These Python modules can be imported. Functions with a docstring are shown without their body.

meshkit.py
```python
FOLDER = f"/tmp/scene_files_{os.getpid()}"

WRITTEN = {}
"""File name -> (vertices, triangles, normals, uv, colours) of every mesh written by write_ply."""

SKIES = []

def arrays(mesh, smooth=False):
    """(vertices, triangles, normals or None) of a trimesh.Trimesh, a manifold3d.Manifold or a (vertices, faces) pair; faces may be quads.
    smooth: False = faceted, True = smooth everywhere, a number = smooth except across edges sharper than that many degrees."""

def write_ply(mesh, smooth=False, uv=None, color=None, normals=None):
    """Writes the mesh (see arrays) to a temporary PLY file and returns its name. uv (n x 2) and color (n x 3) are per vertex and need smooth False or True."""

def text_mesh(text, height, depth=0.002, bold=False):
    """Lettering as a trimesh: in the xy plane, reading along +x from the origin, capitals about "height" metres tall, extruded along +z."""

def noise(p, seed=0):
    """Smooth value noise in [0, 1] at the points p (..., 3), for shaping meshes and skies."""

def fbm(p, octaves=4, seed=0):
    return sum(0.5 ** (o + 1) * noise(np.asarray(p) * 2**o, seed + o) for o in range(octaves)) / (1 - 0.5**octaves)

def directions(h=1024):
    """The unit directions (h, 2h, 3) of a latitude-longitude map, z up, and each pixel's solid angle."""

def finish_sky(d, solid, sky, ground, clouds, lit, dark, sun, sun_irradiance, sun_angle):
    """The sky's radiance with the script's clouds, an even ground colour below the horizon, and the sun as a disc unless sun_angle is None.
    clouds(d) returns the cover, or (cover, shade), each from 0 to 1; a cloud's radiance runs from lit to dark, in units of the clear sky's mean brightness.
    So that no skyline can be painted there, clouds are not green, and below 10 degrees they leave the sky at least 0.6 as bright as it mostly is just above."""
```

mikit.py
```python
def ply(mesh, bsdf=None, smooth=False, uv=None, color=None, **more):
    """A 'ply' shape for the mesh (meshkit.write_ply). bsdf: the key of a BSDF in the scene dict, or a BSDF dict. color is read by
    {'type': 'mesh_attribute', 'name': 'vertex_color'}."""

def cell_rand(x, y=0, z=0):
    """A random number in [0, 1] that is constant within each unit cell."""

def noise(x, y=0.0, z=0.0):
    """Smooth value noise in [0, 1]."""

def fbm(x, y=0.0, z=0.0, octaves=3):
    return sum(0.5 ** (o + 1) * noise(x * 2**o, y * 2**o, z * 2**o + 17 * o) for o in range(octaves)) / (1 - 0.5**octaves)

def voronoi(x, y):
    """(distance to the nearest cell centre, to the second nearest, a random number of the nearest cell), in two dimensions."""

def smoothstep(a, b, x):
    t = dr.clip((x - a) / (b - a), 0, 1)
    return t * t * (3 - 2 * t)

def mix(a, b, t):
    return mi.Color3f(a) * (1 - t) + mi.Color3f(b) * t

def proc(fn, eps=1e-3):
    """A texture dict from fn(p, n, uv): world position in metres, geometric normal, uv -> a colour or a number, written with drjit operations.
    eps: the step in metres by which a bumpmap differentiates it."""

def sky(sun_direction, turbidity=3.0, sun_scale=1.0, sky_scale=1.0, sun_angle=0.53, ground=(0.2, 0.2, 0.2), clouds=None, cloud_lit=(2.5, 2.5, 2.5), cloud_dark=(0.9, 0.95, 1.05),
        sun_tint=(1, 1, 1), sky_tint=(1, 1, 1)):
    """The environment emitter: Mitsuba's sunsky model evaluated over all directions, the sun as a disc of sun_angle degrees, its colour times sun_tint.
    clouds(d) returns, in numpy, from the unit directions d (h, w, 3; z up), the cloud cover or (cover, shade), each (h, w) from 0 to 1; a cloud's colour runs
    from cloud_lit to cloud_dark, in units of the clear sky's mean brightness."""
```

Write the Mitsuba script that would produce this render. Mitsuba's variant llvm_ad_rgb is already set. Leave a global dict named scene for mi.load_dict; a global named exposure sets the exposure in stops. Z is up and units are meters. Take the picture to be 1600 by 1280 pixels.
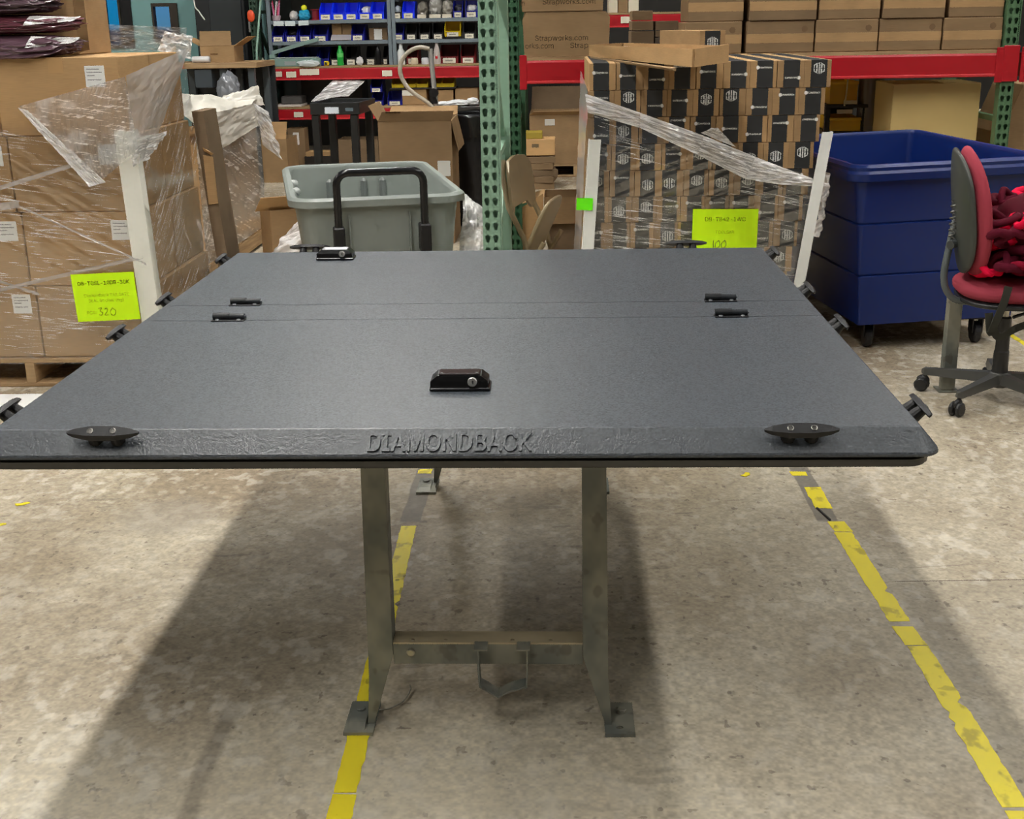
import math, random
import numpy as np
import trimesh
import drjit as dr
import mitsuba as mi
import mikit, meshkit
from mikit import proc, noise, fbm, smoothstep, mix
from shapely.geometry import Polygon, box as sbox
from shapely import affinity

T = mi.ScalarTransform4f
rng = np.random.default_rng(7)
random.seed(7)
scene, labels = {}, {}

# ------------------------------------------------------------------ camera, sky, lights, exposure
YAW, PITCH, ROLL, FOCAL = -0.0420, 0.3076, 0.0177, 1902.4
EYE = np.array([0.1936, -2.0098, 1.4314])
_f = np.array([math.sin(YAW) * math.cos(PITCH), math.cos(YAW) * math.cos(PITCH), -math.sin(PITCH)])
_r0 = np.array([math.cos(YAW), -math.sin(YAW), 0]); _d0 = np.cross(_f, _r0)
_r = math.cos(ROLL) * _r0 + math.sin(ROLL) * _d0; _d = -math.sin(ROLL) * _r0 + math.cos(ROLL) * _d0
_m = np.eye(4); _m[:3, 0], _m[:3, 1], _m[:3, 2], _m[:3, 3] = -_r, -_d, _f, EYE
scene['camera'] = {'type': 'perspective', 'fov': math.degrees(2 * math.atan(800 / FOCAL)), 'fov_axis': 'x', 'near_clip': 0.05, 'far_clip': 200.0, 'to_world': T(_m)}
scene['sky'] = mikit.sky((0.5, -0.6, 0.75), turbidity=2.2, sky_scale=0.7, sun_scale=0.01, sky_tint=(0.30, 0.72, 1.25))
exposure = 1.08
LAMP_Z = 5.0
LAMPS = [(-6.2, 20.0), (-1.08, 29.0), (3.4, 15.0), (8.0, 12.0)]      # x of each row of fluorescent strips, radiance
LAMP_TINT = (1.0, 0.97, 0.91)
for _i, (_x, _e) in enumerate(LAMPS):
    _k = 'strip_light' + ('' if _i == 0 else f'_{_i:03d}')
    _b = trimesh.creation.box((0.20, 12.3, 0.02)); _b.apply_translation((_x, 2.35, LAMP_Z))
    _h = trimesh.creation.box((0.24, 12.4, 0.08)); _h.apply_translation((_x, 2.35, LAMP_Z + 0.055))
    scene[_k + '__tube_panel'] = mikit.ply(_b, {'type': 'diffuse', 'reflectance': {'type': 'rgb', 'value': 0.7}}, emitter={'type': 'area', 'radiance': {'type': 'rgb', 'value': [_e * c for c in LAMP_TINT]}})
    scene[_k + '__housing'] = mikit.ply(_h, {'type': 'twosided', 'bsdf': {'type': 'diffuse', 'reflectance': {'type': 'rgb', 'value': 0.6}}})
    labels[_k] = {'label': 'long white fluorescent strip light under the ceiling, ' + ['outermost on the left', 'above the left edge of the table', 'right of the table', 'outermost on the right'][_i], 'category': 'light', 'group': 'ceiling strip lights'}

# ------------------------------------------------------------------ helpers
def lin(c):
    c = np.asarray(c, float) / 255.0
    return np.where(c <= 0.04045, c / 12.92, ((c + 0.055) / 1.055) ** 2.4)

def LC(c):
    return [float(v) for v in lin(c)]

def at(px, py, Y):
    """The point on the upright plane y = Y seen at a pixel of the 1600 x 1280 photograph (used to read sizes off the photograph)."""
    d = _r * ((px - 800) / FOCAL) + _d * ((py - 640) / FOCAL) + _f
    return EYE + d * ((Y - EYE[1]) / d[1])

def cat(*ms):
    ms = [m for m in ms if m is not None]
    return ms[0] if len(ms) == 1 else trimesh.util.concatenate(ms)

def cb(sx, sy, sz, ch=0.003):
    """A box with chamfered edges about the origin."""
    a = np.array([sx, sy, sz]) / 2; ch = min(ch, 0.45 * min(sx, sy, sz)); pts = []
    for s in np.ndindex(2, 2, 2):
        s = np.array(s) * 2 - 1
        for k in range(3):
            p = a - ch; p[k] = a[k]; pts.append(p * s)
    return trimesh.Trimesh(np.array(pts)).convex_hull

def bx(x0, x1, y0, y1, z0, z1, ch=0.003):
    m = cb(x1 - x0, y1 - y0, z1 - z0, ch); m.apply_translation(((x0 + x1) / 2, (y0 + y1) / 2, (z0 + z1) / 2)); return m

def plain(x0, x1, y0, y1, z0, z1):
    m = trimesh.creation.box((x1 - x0, y1 - y0, z1 - z0)); m.apply_translation(((x0 + x1) / 2, (y0 + y1) / 2, (z0 + z1) / 2)); return m

def mv(m, loc=(0, 0, 0), rz=0, rx=0, ry=0):
    m = m.copy()
    R = trimesh.transformations.euler_matrix(math.radians(rx), math.radians(ry), math.radians(rz), 'sxyz'); R[:3, 3] = loc
    m.apply_transform(R); return m

def tube(pts, r, n=10, closed=False):
    pts = np.asarray(pts, float); N = len(pts); r = np.broadcast_to(np.asarray(r, float), (N,))
    t = np.gradient(pts, axis=0); t /= np.linalg.norm(t, axis=1, keepdims=True)
    u = np.cross(t[0], [0, 0, 1] if abs(t[0][2]) < 0.9 else [1, 0, 0]); u /= np.linalg.norm(u)
    V = []; a = np.arange(n) * 2 * math.pi / n
    for i in range(N):
        u = u - t[i] * (u @ t[i]); u /= np.linalg.norm(u); w = np.cross(t[i], u)
        V.append(pts[i] + r[i] * (np.cos(a)[:, None] * u + np.sin(a)[:, None] * w))
    V = np.vstack(V + [pts[:1], pts[-1:]]); F = []
    for i in range(N - 1):
        for j in range(n):
            k = (j + 1) % n; F += [[i * n + j, i * n + k, (i + 1) * n + k], [i * n + j, (i + 1) * n + k, (i + 1) * n + j]]
    for j in range(n):
        k = (j + 1) % n; F += [[N * n, k, j], [N * n + 1, (N - 1) * n + j, (N - 1) * n + k]]
    return trimesh.Trimesh(V, np.array(F), process=False)

def smooth_path(pts, n=8):
    """Catmull-Rom through the points."""
    p = np.asarray(pts, float); p = np.vstack([2 * p[0] - p[1], p, 2 * p[-1] - p[-2]]); out = []
    for i in range(1, len(p) - 2):
        for t in np.linspace(0, 1, n, endpoint=False):
            out.append(0.5 * (2 * p[i] + (p[i + 1] - p[i - 1]) * t + (2 * p[i - 1] - 5 * p[i] + 4 * p[i + 1] - p[i + 2]) * t ** 2 + (3 * p[i] - p[i - 1] - 3 * p[i + 1] + p[i + 2]) * t ** 3))
    return np.array(out + [p[-2]])

def lathe(prof, n=20, loc=(0, 0, 0)):
    m = trimesh.creation.revolve(np.asarray(prof, float), sections=n); m.apply_translation(loc); return m

def cyl(p0, p1, r, n=14):
    return trimesh.creation.cylinder(radius=r, segment=[p0, p1], sections=n)

def prism(poly, d):
    return trimesh.creation.extrude_polygon(poly if not isinstance(poly, (list, tuple)) else Polygon(poly), d, engine='earcut')

XZ = np.array([[1, 0, 0, 0], [0, 0, 1, 0], [0, 1, 0, 0], [0, 0, 0, 1.0]])     # (x, y, z) -> (x, z, y): a drawing stood upright
def upright_prism(poly, y0, d):
    """A drawing in x and z, from y0 back to y0 + d."""
    m = prism(poly, d); m.vertices = m.vertices[:, [0, 2, 1]] + [0, y0, 0]; m.invert(); return m

def side_prism(poly, x0, d):
    """A drawing in y and z, from x0 to x0 + d."""
    m = prism(poly, d); m.vertices = m.vertices[:, [2, 0, 1]] + [x0, 0, 0]; return m

def superellipsoid(a, b, c, e=2.6, sub=3, amp=0, freq=8, seed=0):
    m = trimesh.creation.icosphere(subdivisions=sub); v = m.vertices
    k = (np.abs(v) ** e).sum(1) ** (-1 / e); v = v * k[:, None]
    if amp: v = v * (1 + amp * (meshkit.fbm(v * freq / 4 + 50, 4, seed) - 0.5))[:, None]
    m.vertices = v * [a, b, c]; return m

def sheet(P00, P10, P11, P01, nu, nv, amp=0.004, fu=8, fv=30, seed=0, bulge=0.0, skew=0.0):
    """A wrinkled sheet of film between four corners."""
    P00, P10, P11, P01 = (np.asarray(p, float) for p in (P00, P10, P11, P01))
    u, v = np.meshgrid(np.linspace(0, 1, nu), np.linspace(0, 1, nv)); u, v = u.ravel()[:, None], v.ravel()[:, None]
    P = P00 * (1 - u) * (1 - v) + P10 * u * (1 - v) + P11 * u * v + P01 * (1 - u) * v
    nrm = np.cross(P10 - P00, P01 - P00); nrm /= np.linalg.norm(nrm)
    q = np.hstack([u * fu + skew * v, v * fv + skew * u * fv * 0.15, np.full_like(u, seed * 3.7)])
    dsp = amp * (meshkit.fbm(q + 40, 4, seed) - 0.5) * 2 + bulge * (np.sin(np.pi * u) * np.sin(np.pi * v))[:, 0]
    P = P + nrm * dsp[:, None]; i = np.arange(nu * nv).reshape(nv, nu)
    F = np.stack([i[:-1, :-1], i[:-1, 1:], i[1:, 1:], i[1:, :-1]], -1).reshape(-1, 4)
    return trimesh.Trimesh(P, np.vstack([F[:, [0, 1, 2]], F[:, [0, 2, 3]]]), process=False), np.hstack([u, v])

def loft(rings, cap_last=False, cap_first=False):
    n = len(rings[0]); V = np.vstack(rings); F = []
    for i in range(len(rings) - 1):
        for j in range(n):
            a, b = i * n + j, i * n + (j + 1) % n; F += [[a, b, b + n], [a, b + n, a + n]]
    m = len(V); ext = []
    if cap_last: ext.append(rings[-1].mean(0)); F += [[(len(rings) - 1) * n + j, (len(rings) - 1) * n + (j + 1) % n, m] for j in range(n)]
    if cap_first: ext.append(rings[0].mean(0)); F += [[(j + 1) % n, j, m + len(ext) - 1] for j in range(n)]
    return trimesh.Trimesh(np.vstack([V] + [e[None] for e in ext]), F, process=False)

def open_carton(w, d, h, t=0.005):
    """Four walls and a floor, standing on z = 0, centred in x and y."""
    return cat(plain(-w/2, w/2, -d/2, -d/2+t, 0, h), plain(-w/2, w/2, d/2-t, d/2, 0, h), plain(-w/2, -w/2+t, -d/2, d/2, 0, h), plain(w/2-t, w/2, -d/2, d/2, 0, h), plain(-w/2, w/2, -d/2, d/2, 0, t))

def flap(p0, p1, out, t=0.004):
    """A flap hinged on the edge p0-p1, reaching along the vector out."""
    p0, p1, out = (np.asarray(x, float) for x in (p0, p1, out)); n = np.cross(p1 - p0, out); n = n / np.linalg.norm(n) * t; ins = (p1 - p0) * 0.015
    pts = [p0, p1, p1 + out - ins, p0 + out + ins]
    return trimesh.Trimesh(np.array(pts + [p + n for p in pts])).convex_hull

USED = {}
def number(key):
    if key not in USED: USED[key] = 0; return key
    USED[key] += 1; return f'{key}_{USED[key]:03d}'

def put(key, mesh, m='paint', col=None, smooth=False, uv=None, tone=None, tw=None, **more):
    if smooth is not False and (col is not None or uv is not None or tone is not None):
        if smooth is not True: mesh = trimesh.graph.smooth_shade(mesh, angle=math.radians(smooth), facet_minarea=None)
        smooth = True
    n = len(mesh.vertices); kw = {}
    if col is not None: kw['color'] = np.tile(lin(col), (n, 1))
    if tone is not None: kw['uv'] = np.tile([tone, 0.0], (n, 1))
    if uv is not None: kw['uv'] = uv
    d = mikit.ply(mesh, m, smooth=smooth, **kw, **more)
    if tw is not None: d['to_world'] = tw
    scene[key] = d; return key

def thing(name, label, category, group=None):
    k = number(name); labels[k] = {'label': label, 'category': category}
    if group: labels[k]['group'] = group
    return k

def solo(name, label, category, mesh, m='paint', col=None, group=None, **kw):
    k = thing(name, label, category, group); put(k, mesh, m, col, **kw); return k

def part(parent, name, mesh, m='paint', col=None, label=None, **kw):
    k = number(parent + '__' + name); put(k, mesh, m, col, **kw)
    if label: labels[k] = {'label': label}
    return k

def struct(name, mesh, m='paint', col=None, **kw):
    put(name, mesh, m, col, **kw); labels[name] = {'kind': 'structure'}; return name

def again(src, key, tw):
    """A copy of an entry elsewhere."""
    scene[key] = {**scene[src], 'to_world': tw}

ORD = ['', 'first', 'second', 'third', 'fourth', 'fifth', 'sixth', 'seventh', 'eighth', 'ninth', 'tenth', 'eleventh', 'twelfth']

# ------------------------------------------------------------------ materials
VC = {'type': 'mesh_attribute', 'name': 'vertex_color'}
def pr(base, rough=0.5, **k):
    return {'type': 'twosided', 'bsdf': {'type': 'principled', 'base_color': base if isinstance(base, dict) else {'type': 'rgb', 'value': [float(x) for x in lin(base)]}, 'roughness': rough, **k}}
scene['paint'] = pr(VC, 0.55, specular=0.4)
scene['gloss'] = pr(VC, 0.22, specular=0.5)
scene['satin'] = pr(VC, 0.38, specular=0.5)
scene['metal'] = pr(VC, 0.32, metallic=0.9)
scene['cloth'] = pr(VC, 0.9, specular=0.15, sheen=0.3)
scene['wet_plastic'] = pr(VC, 0.16, specular=0.7, clearcoat=0.8, clearcoat_gloss=0.9)
scene['print'] = {'type': 'twosided', 'bsdf': {'type': 'diffuse', 'reflectance': VC}}

def card_col(p, n, uv):
    f = fbm(p.x * 9 + p.y * 3, p.y * 9, p.z * 9, 3)
    g = noise(p.x * 40 + p.y * 40, p.y * 30, p.z * 260)
    base = mix(LC((176, 142, 100)), LC((114, 95, 73)), dr.clip(uv.x, -0.5, 1.3))
    return base * (0.80 + 0.28 * f + 0.10 * g)
scene['cardboard'] = {'type': 'twosided', 'bsdf': {'type': 'principled', 'base_color': proc(card_col), 'roughness': 0.75, 'specular': 0.2}}

def floor_col(p, n, uv):
    big = fbm(p.x * 0.7 + 3, p.y * 0.7, 0, 4)
    mid = fbm(p.x * 3.1 + 9, p.y * 2.3 + 4, 1, 4)
    fine = fbm(p.x * 34, p.y * 34, 2, 3)
    streak = fbm(p.x * 5 + p.y * 2.2, p.y * 15 - p.x * 4, 3, 3)
    c = mix(LC((136, 123, 102)), LC((184, 175, 155)), smoothstep(0.25, 0.75, 0.55 * big + 0.45 * mid))
    c = mix(c, LC((128, 112, 90)), 0.55 * smoothstep(0.52, 0.78, fbm(p.x * 1.5 + 21, p.y * 1.2 + 8, 4, 3)))
    worn = smoothstep(0.50, 0.72, fine * 0.6 + streak * 0.4)
    c = mix(c, LC((190, 182, 166)), 0.42 * worn * smoothstep(0.35, 0.7, mid))
    pits = smoothstep(0.74, 0.84, fbm(p.x * 46 + 5, p.y * 40, 5, 3))
    c = mix(c, LC((96, 84, 70)), 0.55 * pits)
    grain = noise(p.x * 160, p.y * 160, 12) * 0.5 + noise(p.x * 75, p.y * 75, 13) * 0.5
    c = c * (0.72 + 0.56 * grain)
    c = mix(c, LC((216, 211, 199)), 0.42 * smoothstep(0.5, 0.78, fbm(p.x * 30 + 30, p.y * 24, 15, 4)) * (0.35 + 0.65 * smoothstep(0.3, 0.7, fbm(p.x * 1.1 + 60, p.y * 0.9, 16, 3))))
    scuff = smoothstep(0.76, 0.84, fbm(p.x * 5.0 + p.y * 1.5, p.y * 30 - p.x * 4, 8, 2)) * smoothstep(0.5, 0.7, noise(p.x * 3, p.y * 2, 9))
    c = mix(c, LC((84, 76, 66)), 0.35 * scuff)
    # residue where lengths of tape have worn away, and a dark wheel track
    wob = 0.006 * (noise(p.x * 3, p.y * 9, 6) - 0.5)
    for xc, y0, y1 in ((-0.262, 1.36, 2.9), (0.985, 1.36, 2.6)):
        c = mix(c, LC((104, 99, 92)), 0.75 * smoothstep(0.034, 0.028, dr.abs(p.x - xc + wob)) * smoothstep(y0, y0 + 0.03, p.y) * smoothstep(y1, y1 - 0.3, p.y))
    tx = -0.52 + 0.20 * p.y * p.y - 0.10 * p.y
    c = mix(c, LC((86, 78, 67)), 0.5 * smoothstep(0.03, 0.008, dr.abs(p.x - tx + 0.015 * (noise(p.y * 4, 1, 2) - 0.5))) * smoothstep(0.62, 0.5, p.y) * smoothstep(0.3, 0.6, noise(p.y * 6, 3, 3) + 0.25))
    r = dr.sqrt(dr.square((p.x + 1.02) / 0.17) + dr.square((p.y - 1.42) / 0.17))
    c = mix(c, LC((140, 132, 120)), 0.45 * smoothstep(1.1 + 0.5 * (noise(p.x * 14, p.y * 14, 4) - 0.5), 0.6, r))
    shade_edge = smoothstep(0.004, 0.001, dr.abs(p.y - 0.93 - 0.035 * p.x)) * smoothstep(1.05, 1.1, p.x)  # dark line painted along the edge of the shadow at right
    c = mix(c, LC((110, 100, 86)), shade_edge)
    floor_shade = smoothstep(0.0, 0.01, 0.93 + 0.035 * p.x - p.y) * smoothstep(1.05, 1.1, p.x)  # floor right of the tape painted darker as a shadow
    return c * (1 - 0.13 * floor_shade)
def floor_bump(p, n, uv):
    return fbm(p.x * 40, p.y * 40, 2, 3) + 0.6 * fbm(p.x * 140, p.y * 140, 5, 2)
scene['concrete'] = {'type': 'bumpmap', 'arbitrary': proc(floor_bump, 2e-3), 'scale': 0.0012, 'nested_bsdf': {'type': 'principled', 'base_color': proc(floor_col), 'roughness': 0.5, 'specular': 0.35}}

def cover_col(p, n, uv):
    s = noise(p.x * 330, p.y * 330, p.z * 330); w = fbm(p.x * 2.5, p.y * 2.5 + 7, 0, 3)
    hot = smoothstep(0.80, 0.97, noise(p.x * 190 + 5, p.y * 190, p.z * 190))
    return mi.Color3f(LC((50, 56, 62))) * (0.62 + 0.66 * s + 0.10 * w) + mi.Color3f(LC((124, 128, 134))) * (0.2 * hot)
def cover_bump(p, n, uv):
    return noise(p.x * 260, p.y * 260, p.z * 260) + 0.6 * noise(p.x * 520, p.y * 520, p.z * 520)
scene['bed_liner'] = {'type': 'bumpmap', 'arbitrary': proc(cover_bump, 6e-4), 'scale': 0.0007, 'nested_bsdf': {'type': 'principled', 'base_color': proc(cover_col), 'roughness': 0.42, 'specular': 0.9}}

def wood_col(p, n, uv):
    g = fbm(p.x * 4, p.y * 4, p.z * 60 + (p.x + p.y) * 2, 3)
    return mix(LC((186, 156, 116)), LC((126, 98, 66)), g)
scene['wood'] = {'type': 'twosided', 'bsdf': {'type': 'principled', 'base_color': proc(wood_col), 'roughness': 0.7}}

def stand_col(p, n, uv):
    w = fbm(p.x * 14, p.y * 14, p.z * 9, 4); c = mix(LC((98, 102, 96)), LC((134, 133, 120)), smoothstep(0.3, 0.7, w))
    return mix(c, LC((70, 58, 46)), 0.4 * smoothstep(0.63, 0.74, fbm(p.x * 30 + 4, p.y * 30, p.z * 22, 3)))
scene['worn_steel'] = {'type': 'twosided', 'bsdf': {'type': 'principled', 'base_color': proc(stand_col), 'roughness': 0.5, 'specular': 0.5, 'metallic': 0.15}}

def tape_col(p, n, uv):
    dirt = smoothstep(0.58, 0.75, fbm(p.x * 26, p.y * 20, 0, 4)); crack = smoothstep(0.80, 0.88, noise(p.x * 60, p.y * 38, 4)) * smoothstep(0.5, 0.65, noise(p.x * 3, p.y * 5, 9))
    return mix(mix(LC((232, 214, 44)), LC((150, 132, 52)), 0.55 * dirt), LC((96, 84, 52)), 0.6 * crack)
scene['tape'] = {'type': 'twosided', 'bsdf': {'type': 'principled', 'base_color': proc(tape_col), 'roughness': 0.45}}

# stretch film: clear where it lies flat, milky where it is bunched into folds (uv = along, across)
FILM = {'type': 'thindielectric', 'int_ior': 1.8}
MILK = {'type': 'twosided', 'bsdf': {'type': 'principled', 'base_color': {'type': 'rgb', 'value': [0.84, 0.83, 0.82]}, 'roughness': 0.22, 'specular': 0.9}}
def film_w(p, n, uv):
    s = noise(uv.x * 9, uv.y * 120 + uv.x * 7, 1) * 0.55 + noise(uv.x * 24 + 7, uv.y * 230 + uv.x * 12, 2) * 0.45
    return dr.clip(0.06 + 0.7 * smoothstep(0.66, 0.85, s) + 0.14 * smoothstep(0.35, 0.8, fbm(uv.x * 4, uv.y * 9, 3, 3)), 0, 1)
def bunch_w(p, n, uv):
    s = fbm(uv.x * 5 + uv.y * 7, uv.y * 24 - uv.x * 6, 4, 4)
    edge = smoothstep(0.25, 0.0, uv.y) * 0.3 + smoothstep(0.75, 1.0, uv.y) * 0.3
    return dr.clip(0.42 + 0.55 * smoothstep(0.36, 0.70, s) + edge, 0, 1)
scene['film_clear'] = FILM
scene['film_fold_glint'] = MILK  # pale material of the slivers that stand in for film glints
scene['film'] = {'type': 'blendbsdf', 'weight': proc(film_w), 'a': FILM, 'b': MILK}
scene['film_bunched'] = {'type': 'blendbsdf', 'weight': proc(bunch_w), 'a': FILM, 'b': MILK}
def crinkle_w(p, n, uv):  # pale flecks paint crinkle sparkles into the clear film
    s = noise(uv.x * 12 + uv.y * 10, uv.y * 70 + uv.x * 46, 5) * 0.55 + noise(uv.x * 26 - uv.y * 9, uv.y * 90 + uv.x * 24, 6) * 0.45
    return dr.clip(0.12 + 0.5 * smoothstep(0.56, 0.86, s) + 0.22 * smoothstep(0.5, 0.8, fbm(uv.x * 5, uv.y * 6, 7, 3)), 0, 1)
scene['film_crinkle'] = {'type': 'blendbsdf', 'weight': proc(crinkle_w), 'a': FILM, 'b': MILK}
scene['film_haze'] = {'type': 'blendbsdf', 'weight': 0.30, 'a': FILM, 'b': MILK}
scene['pane_glass'] = {'type': 'thindielectric'}
scene['cyan_glass'] = {'type': 'thindielectric', 'specular_transmittance': {'type': 'rgb', 'value': [0.05, 0.85, 1.0]}}
scene['green_glass'] = pr((40, 170, 60), 0.12, specular=0.7)

# ------------------------------------------------------------------ the setting
RX0, RX1, RY0, RY1, RZ = -10.0, 10.5, -7.0, 13.5, 5.6
struct('floor', plain(RX0, RX1, RY0, RY1, -0.15, 0.0), 'concrete')
struct('ceiling', plain(RX0, RX1, RY0, RY1, RZ, RZ + 0.1), col=(92, 110, 136))
struct('wall_left', plain(RX0 - 0.1, RX0, RY0, RY1, 0, RZ), col=(84, 80, 74))
struct('wall_right', plain(RX1, RX1 + 0.1, RY0, RY1, 0, RZ), col=(84, 80, 74))
struct('wall_front', plain(RX0, RX1, RY0 - 0.1, RY0, 0, RZ), col=(84, 80, 74))
TX0, TX1, TY = -5.6, -3.06, 12.0          # the teal wall in front of the back wall's left end
struct('wall_back', plain(TX1, RX1, RY1, RY1 + 0.1, 0, RZ), col=(52, 50, 46))
struct('wall_return', plain(TX1 - 0.1, TX1, TY + 0.1, RY1, 0, RZ), col=(60, 66, 64))
struct('wall_back_left', plain(RX0, TX0 + 0.4, TY, TY + 0.1, 0, RZ), col=(90, 120, 122))
# openings in the teal wall: (x0, x1, z0, z1)
def tx(px): return at(px, 30, TY)[0]
def tz(py): return at(200, py, TY)[2]
OPEN = [(tx(117), tx(147), tz(60), tz(2)), (tx(164), tx(190), tz(75), tz(-30)), (tx(239), tx(279), tz(66), tz(6))]
wall_poly = Polygon([(TX0 + 0.4, 0), (TX1, 0), (TX1, RZ), (TX0 + 0.4, RZ)])
for o in OPEN: wall_poly = wall_poly.difference(sbox(o[0], o[2], o[1], o[3]))
struct('wall_teal', upright_prism(wall_poly, TY, 0.10), col=(140, 188, 188))
put('wall_teal__dark_panel', plain(tx(191), tx(207), TY - 0.02, TY, tz(75), 3.4), col=(14, 15, 18))
put('wall_teal__trim_strip', plain(tx(160), tx(164), TY - 0.02, TY, tz(75), 3.4), col=(20, 52, 92))
for i, (o, bar) in enumerate(zip(OPEN, (0.52, 0.0, 0.30))):
    k = f'window_{i + 1}'; w = o[1] - o[0]; f = 0.035
    fr = [plain(o[0], o[1], TY - 0.03, TY + 0.06, o[3] - f, o[3]), plain(o[0], o[1], TY - 0.03, TY + 0.06, o[2], o[2] + f), plain(o[0], o[0] + f * 0.6, TY - 0.03, TY + 0.06, o[2] + f, o[3] - f)]
    if bar: fr.append(plain(o[1] - bar * w, o[1], TY - 0.03, TY + 0.06, o[2] + f, o[3] - f))
    else: fr.append(plain(o[1] - f * 0.6, o[1], TY - 0.03, TY + 0.06, o[2] + f, o[3] - f))
    struct(k, cat(*fr), col=(66, 58, 48))
    pane = trimesh.Trimesh([[o[0], TY + 0.03, o[2]], [o[1], TY + 0.03, o[2]], [o[1], TY + 0.03, o[3]], [o[0], TY + 0.03, o[3]]], [[0, 1, 2], [0, 2, 3]], process=False)
    put(k + '__pane', pane, 'cyan_glass' if i == 1 else 'pane_glass')

# ------------------------------------------------------------------ yellow tape on the floor
def tape(parent, segs, w, seed):
    r = np.random.default_rng(seed)
    for (xa, ya, xb, yb) in segs:
        n = max(4, int(abs(yb - ya) / 0.02)); t = np.linspace(0, 1, n)
        x, y = xa + (xb - xa) * t, ya + (yb - ya) * t
        j = r.normal(0, 0.0012, (2, n)); nick = (r.random((2, n)) < 0.045) * r.uniform(0.004, 0.014, (2, n)); j += [[1], [-1]] * nick
        P = [(x[i] - w / 2 + j[0, i], y[i]) for i in range(n)] + [(x[i] + w / 2 + j[1, i], y[i] + r.normal(0, .002)) for i in range(n - 1, -1, -1)]
        poly = Polygon(P).buffer(0)
        for g in getattr(poly, 'geoms', [poly]):
            if g.area > 1e-4:
                m = prism(g, 0.0007); m.apply_translation((0, 0, 0.0002)); part(parent, 'tape_length', m, 'tape')
k = thing('floor_tape', 'worn yellow floor tape line running under the left legs of the steel stand', 'floor tape')
tape(k, [(-0.263, 1.345, -0.240, 0.34), (-0.240, 0.335, -0.232, 0.02), (-0.232, 0.015, -0.225, -0.6), (-0.262, 1.83, -0.262, 1.79)], 0.046, 1)
k = thing('floor_tape', 'yellow floor tape line on the concrete right of the stand, broken near its far end', 'floor tape')
tape(k, [(0.996, 1.655, 0.996, 1.48), (1.008, 1.375, 1.018, 1.30), (1.013, 1.295, 1.030, 0.74), (1.030, 0.715, 1.037, 0.62), (1.040, 0.615, 1.050, -0.01), (1.052, -0.02, 1.060, -0.6), (0.975, 1.80, 0.975, 1.76)], 0.052, 2)
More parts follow.
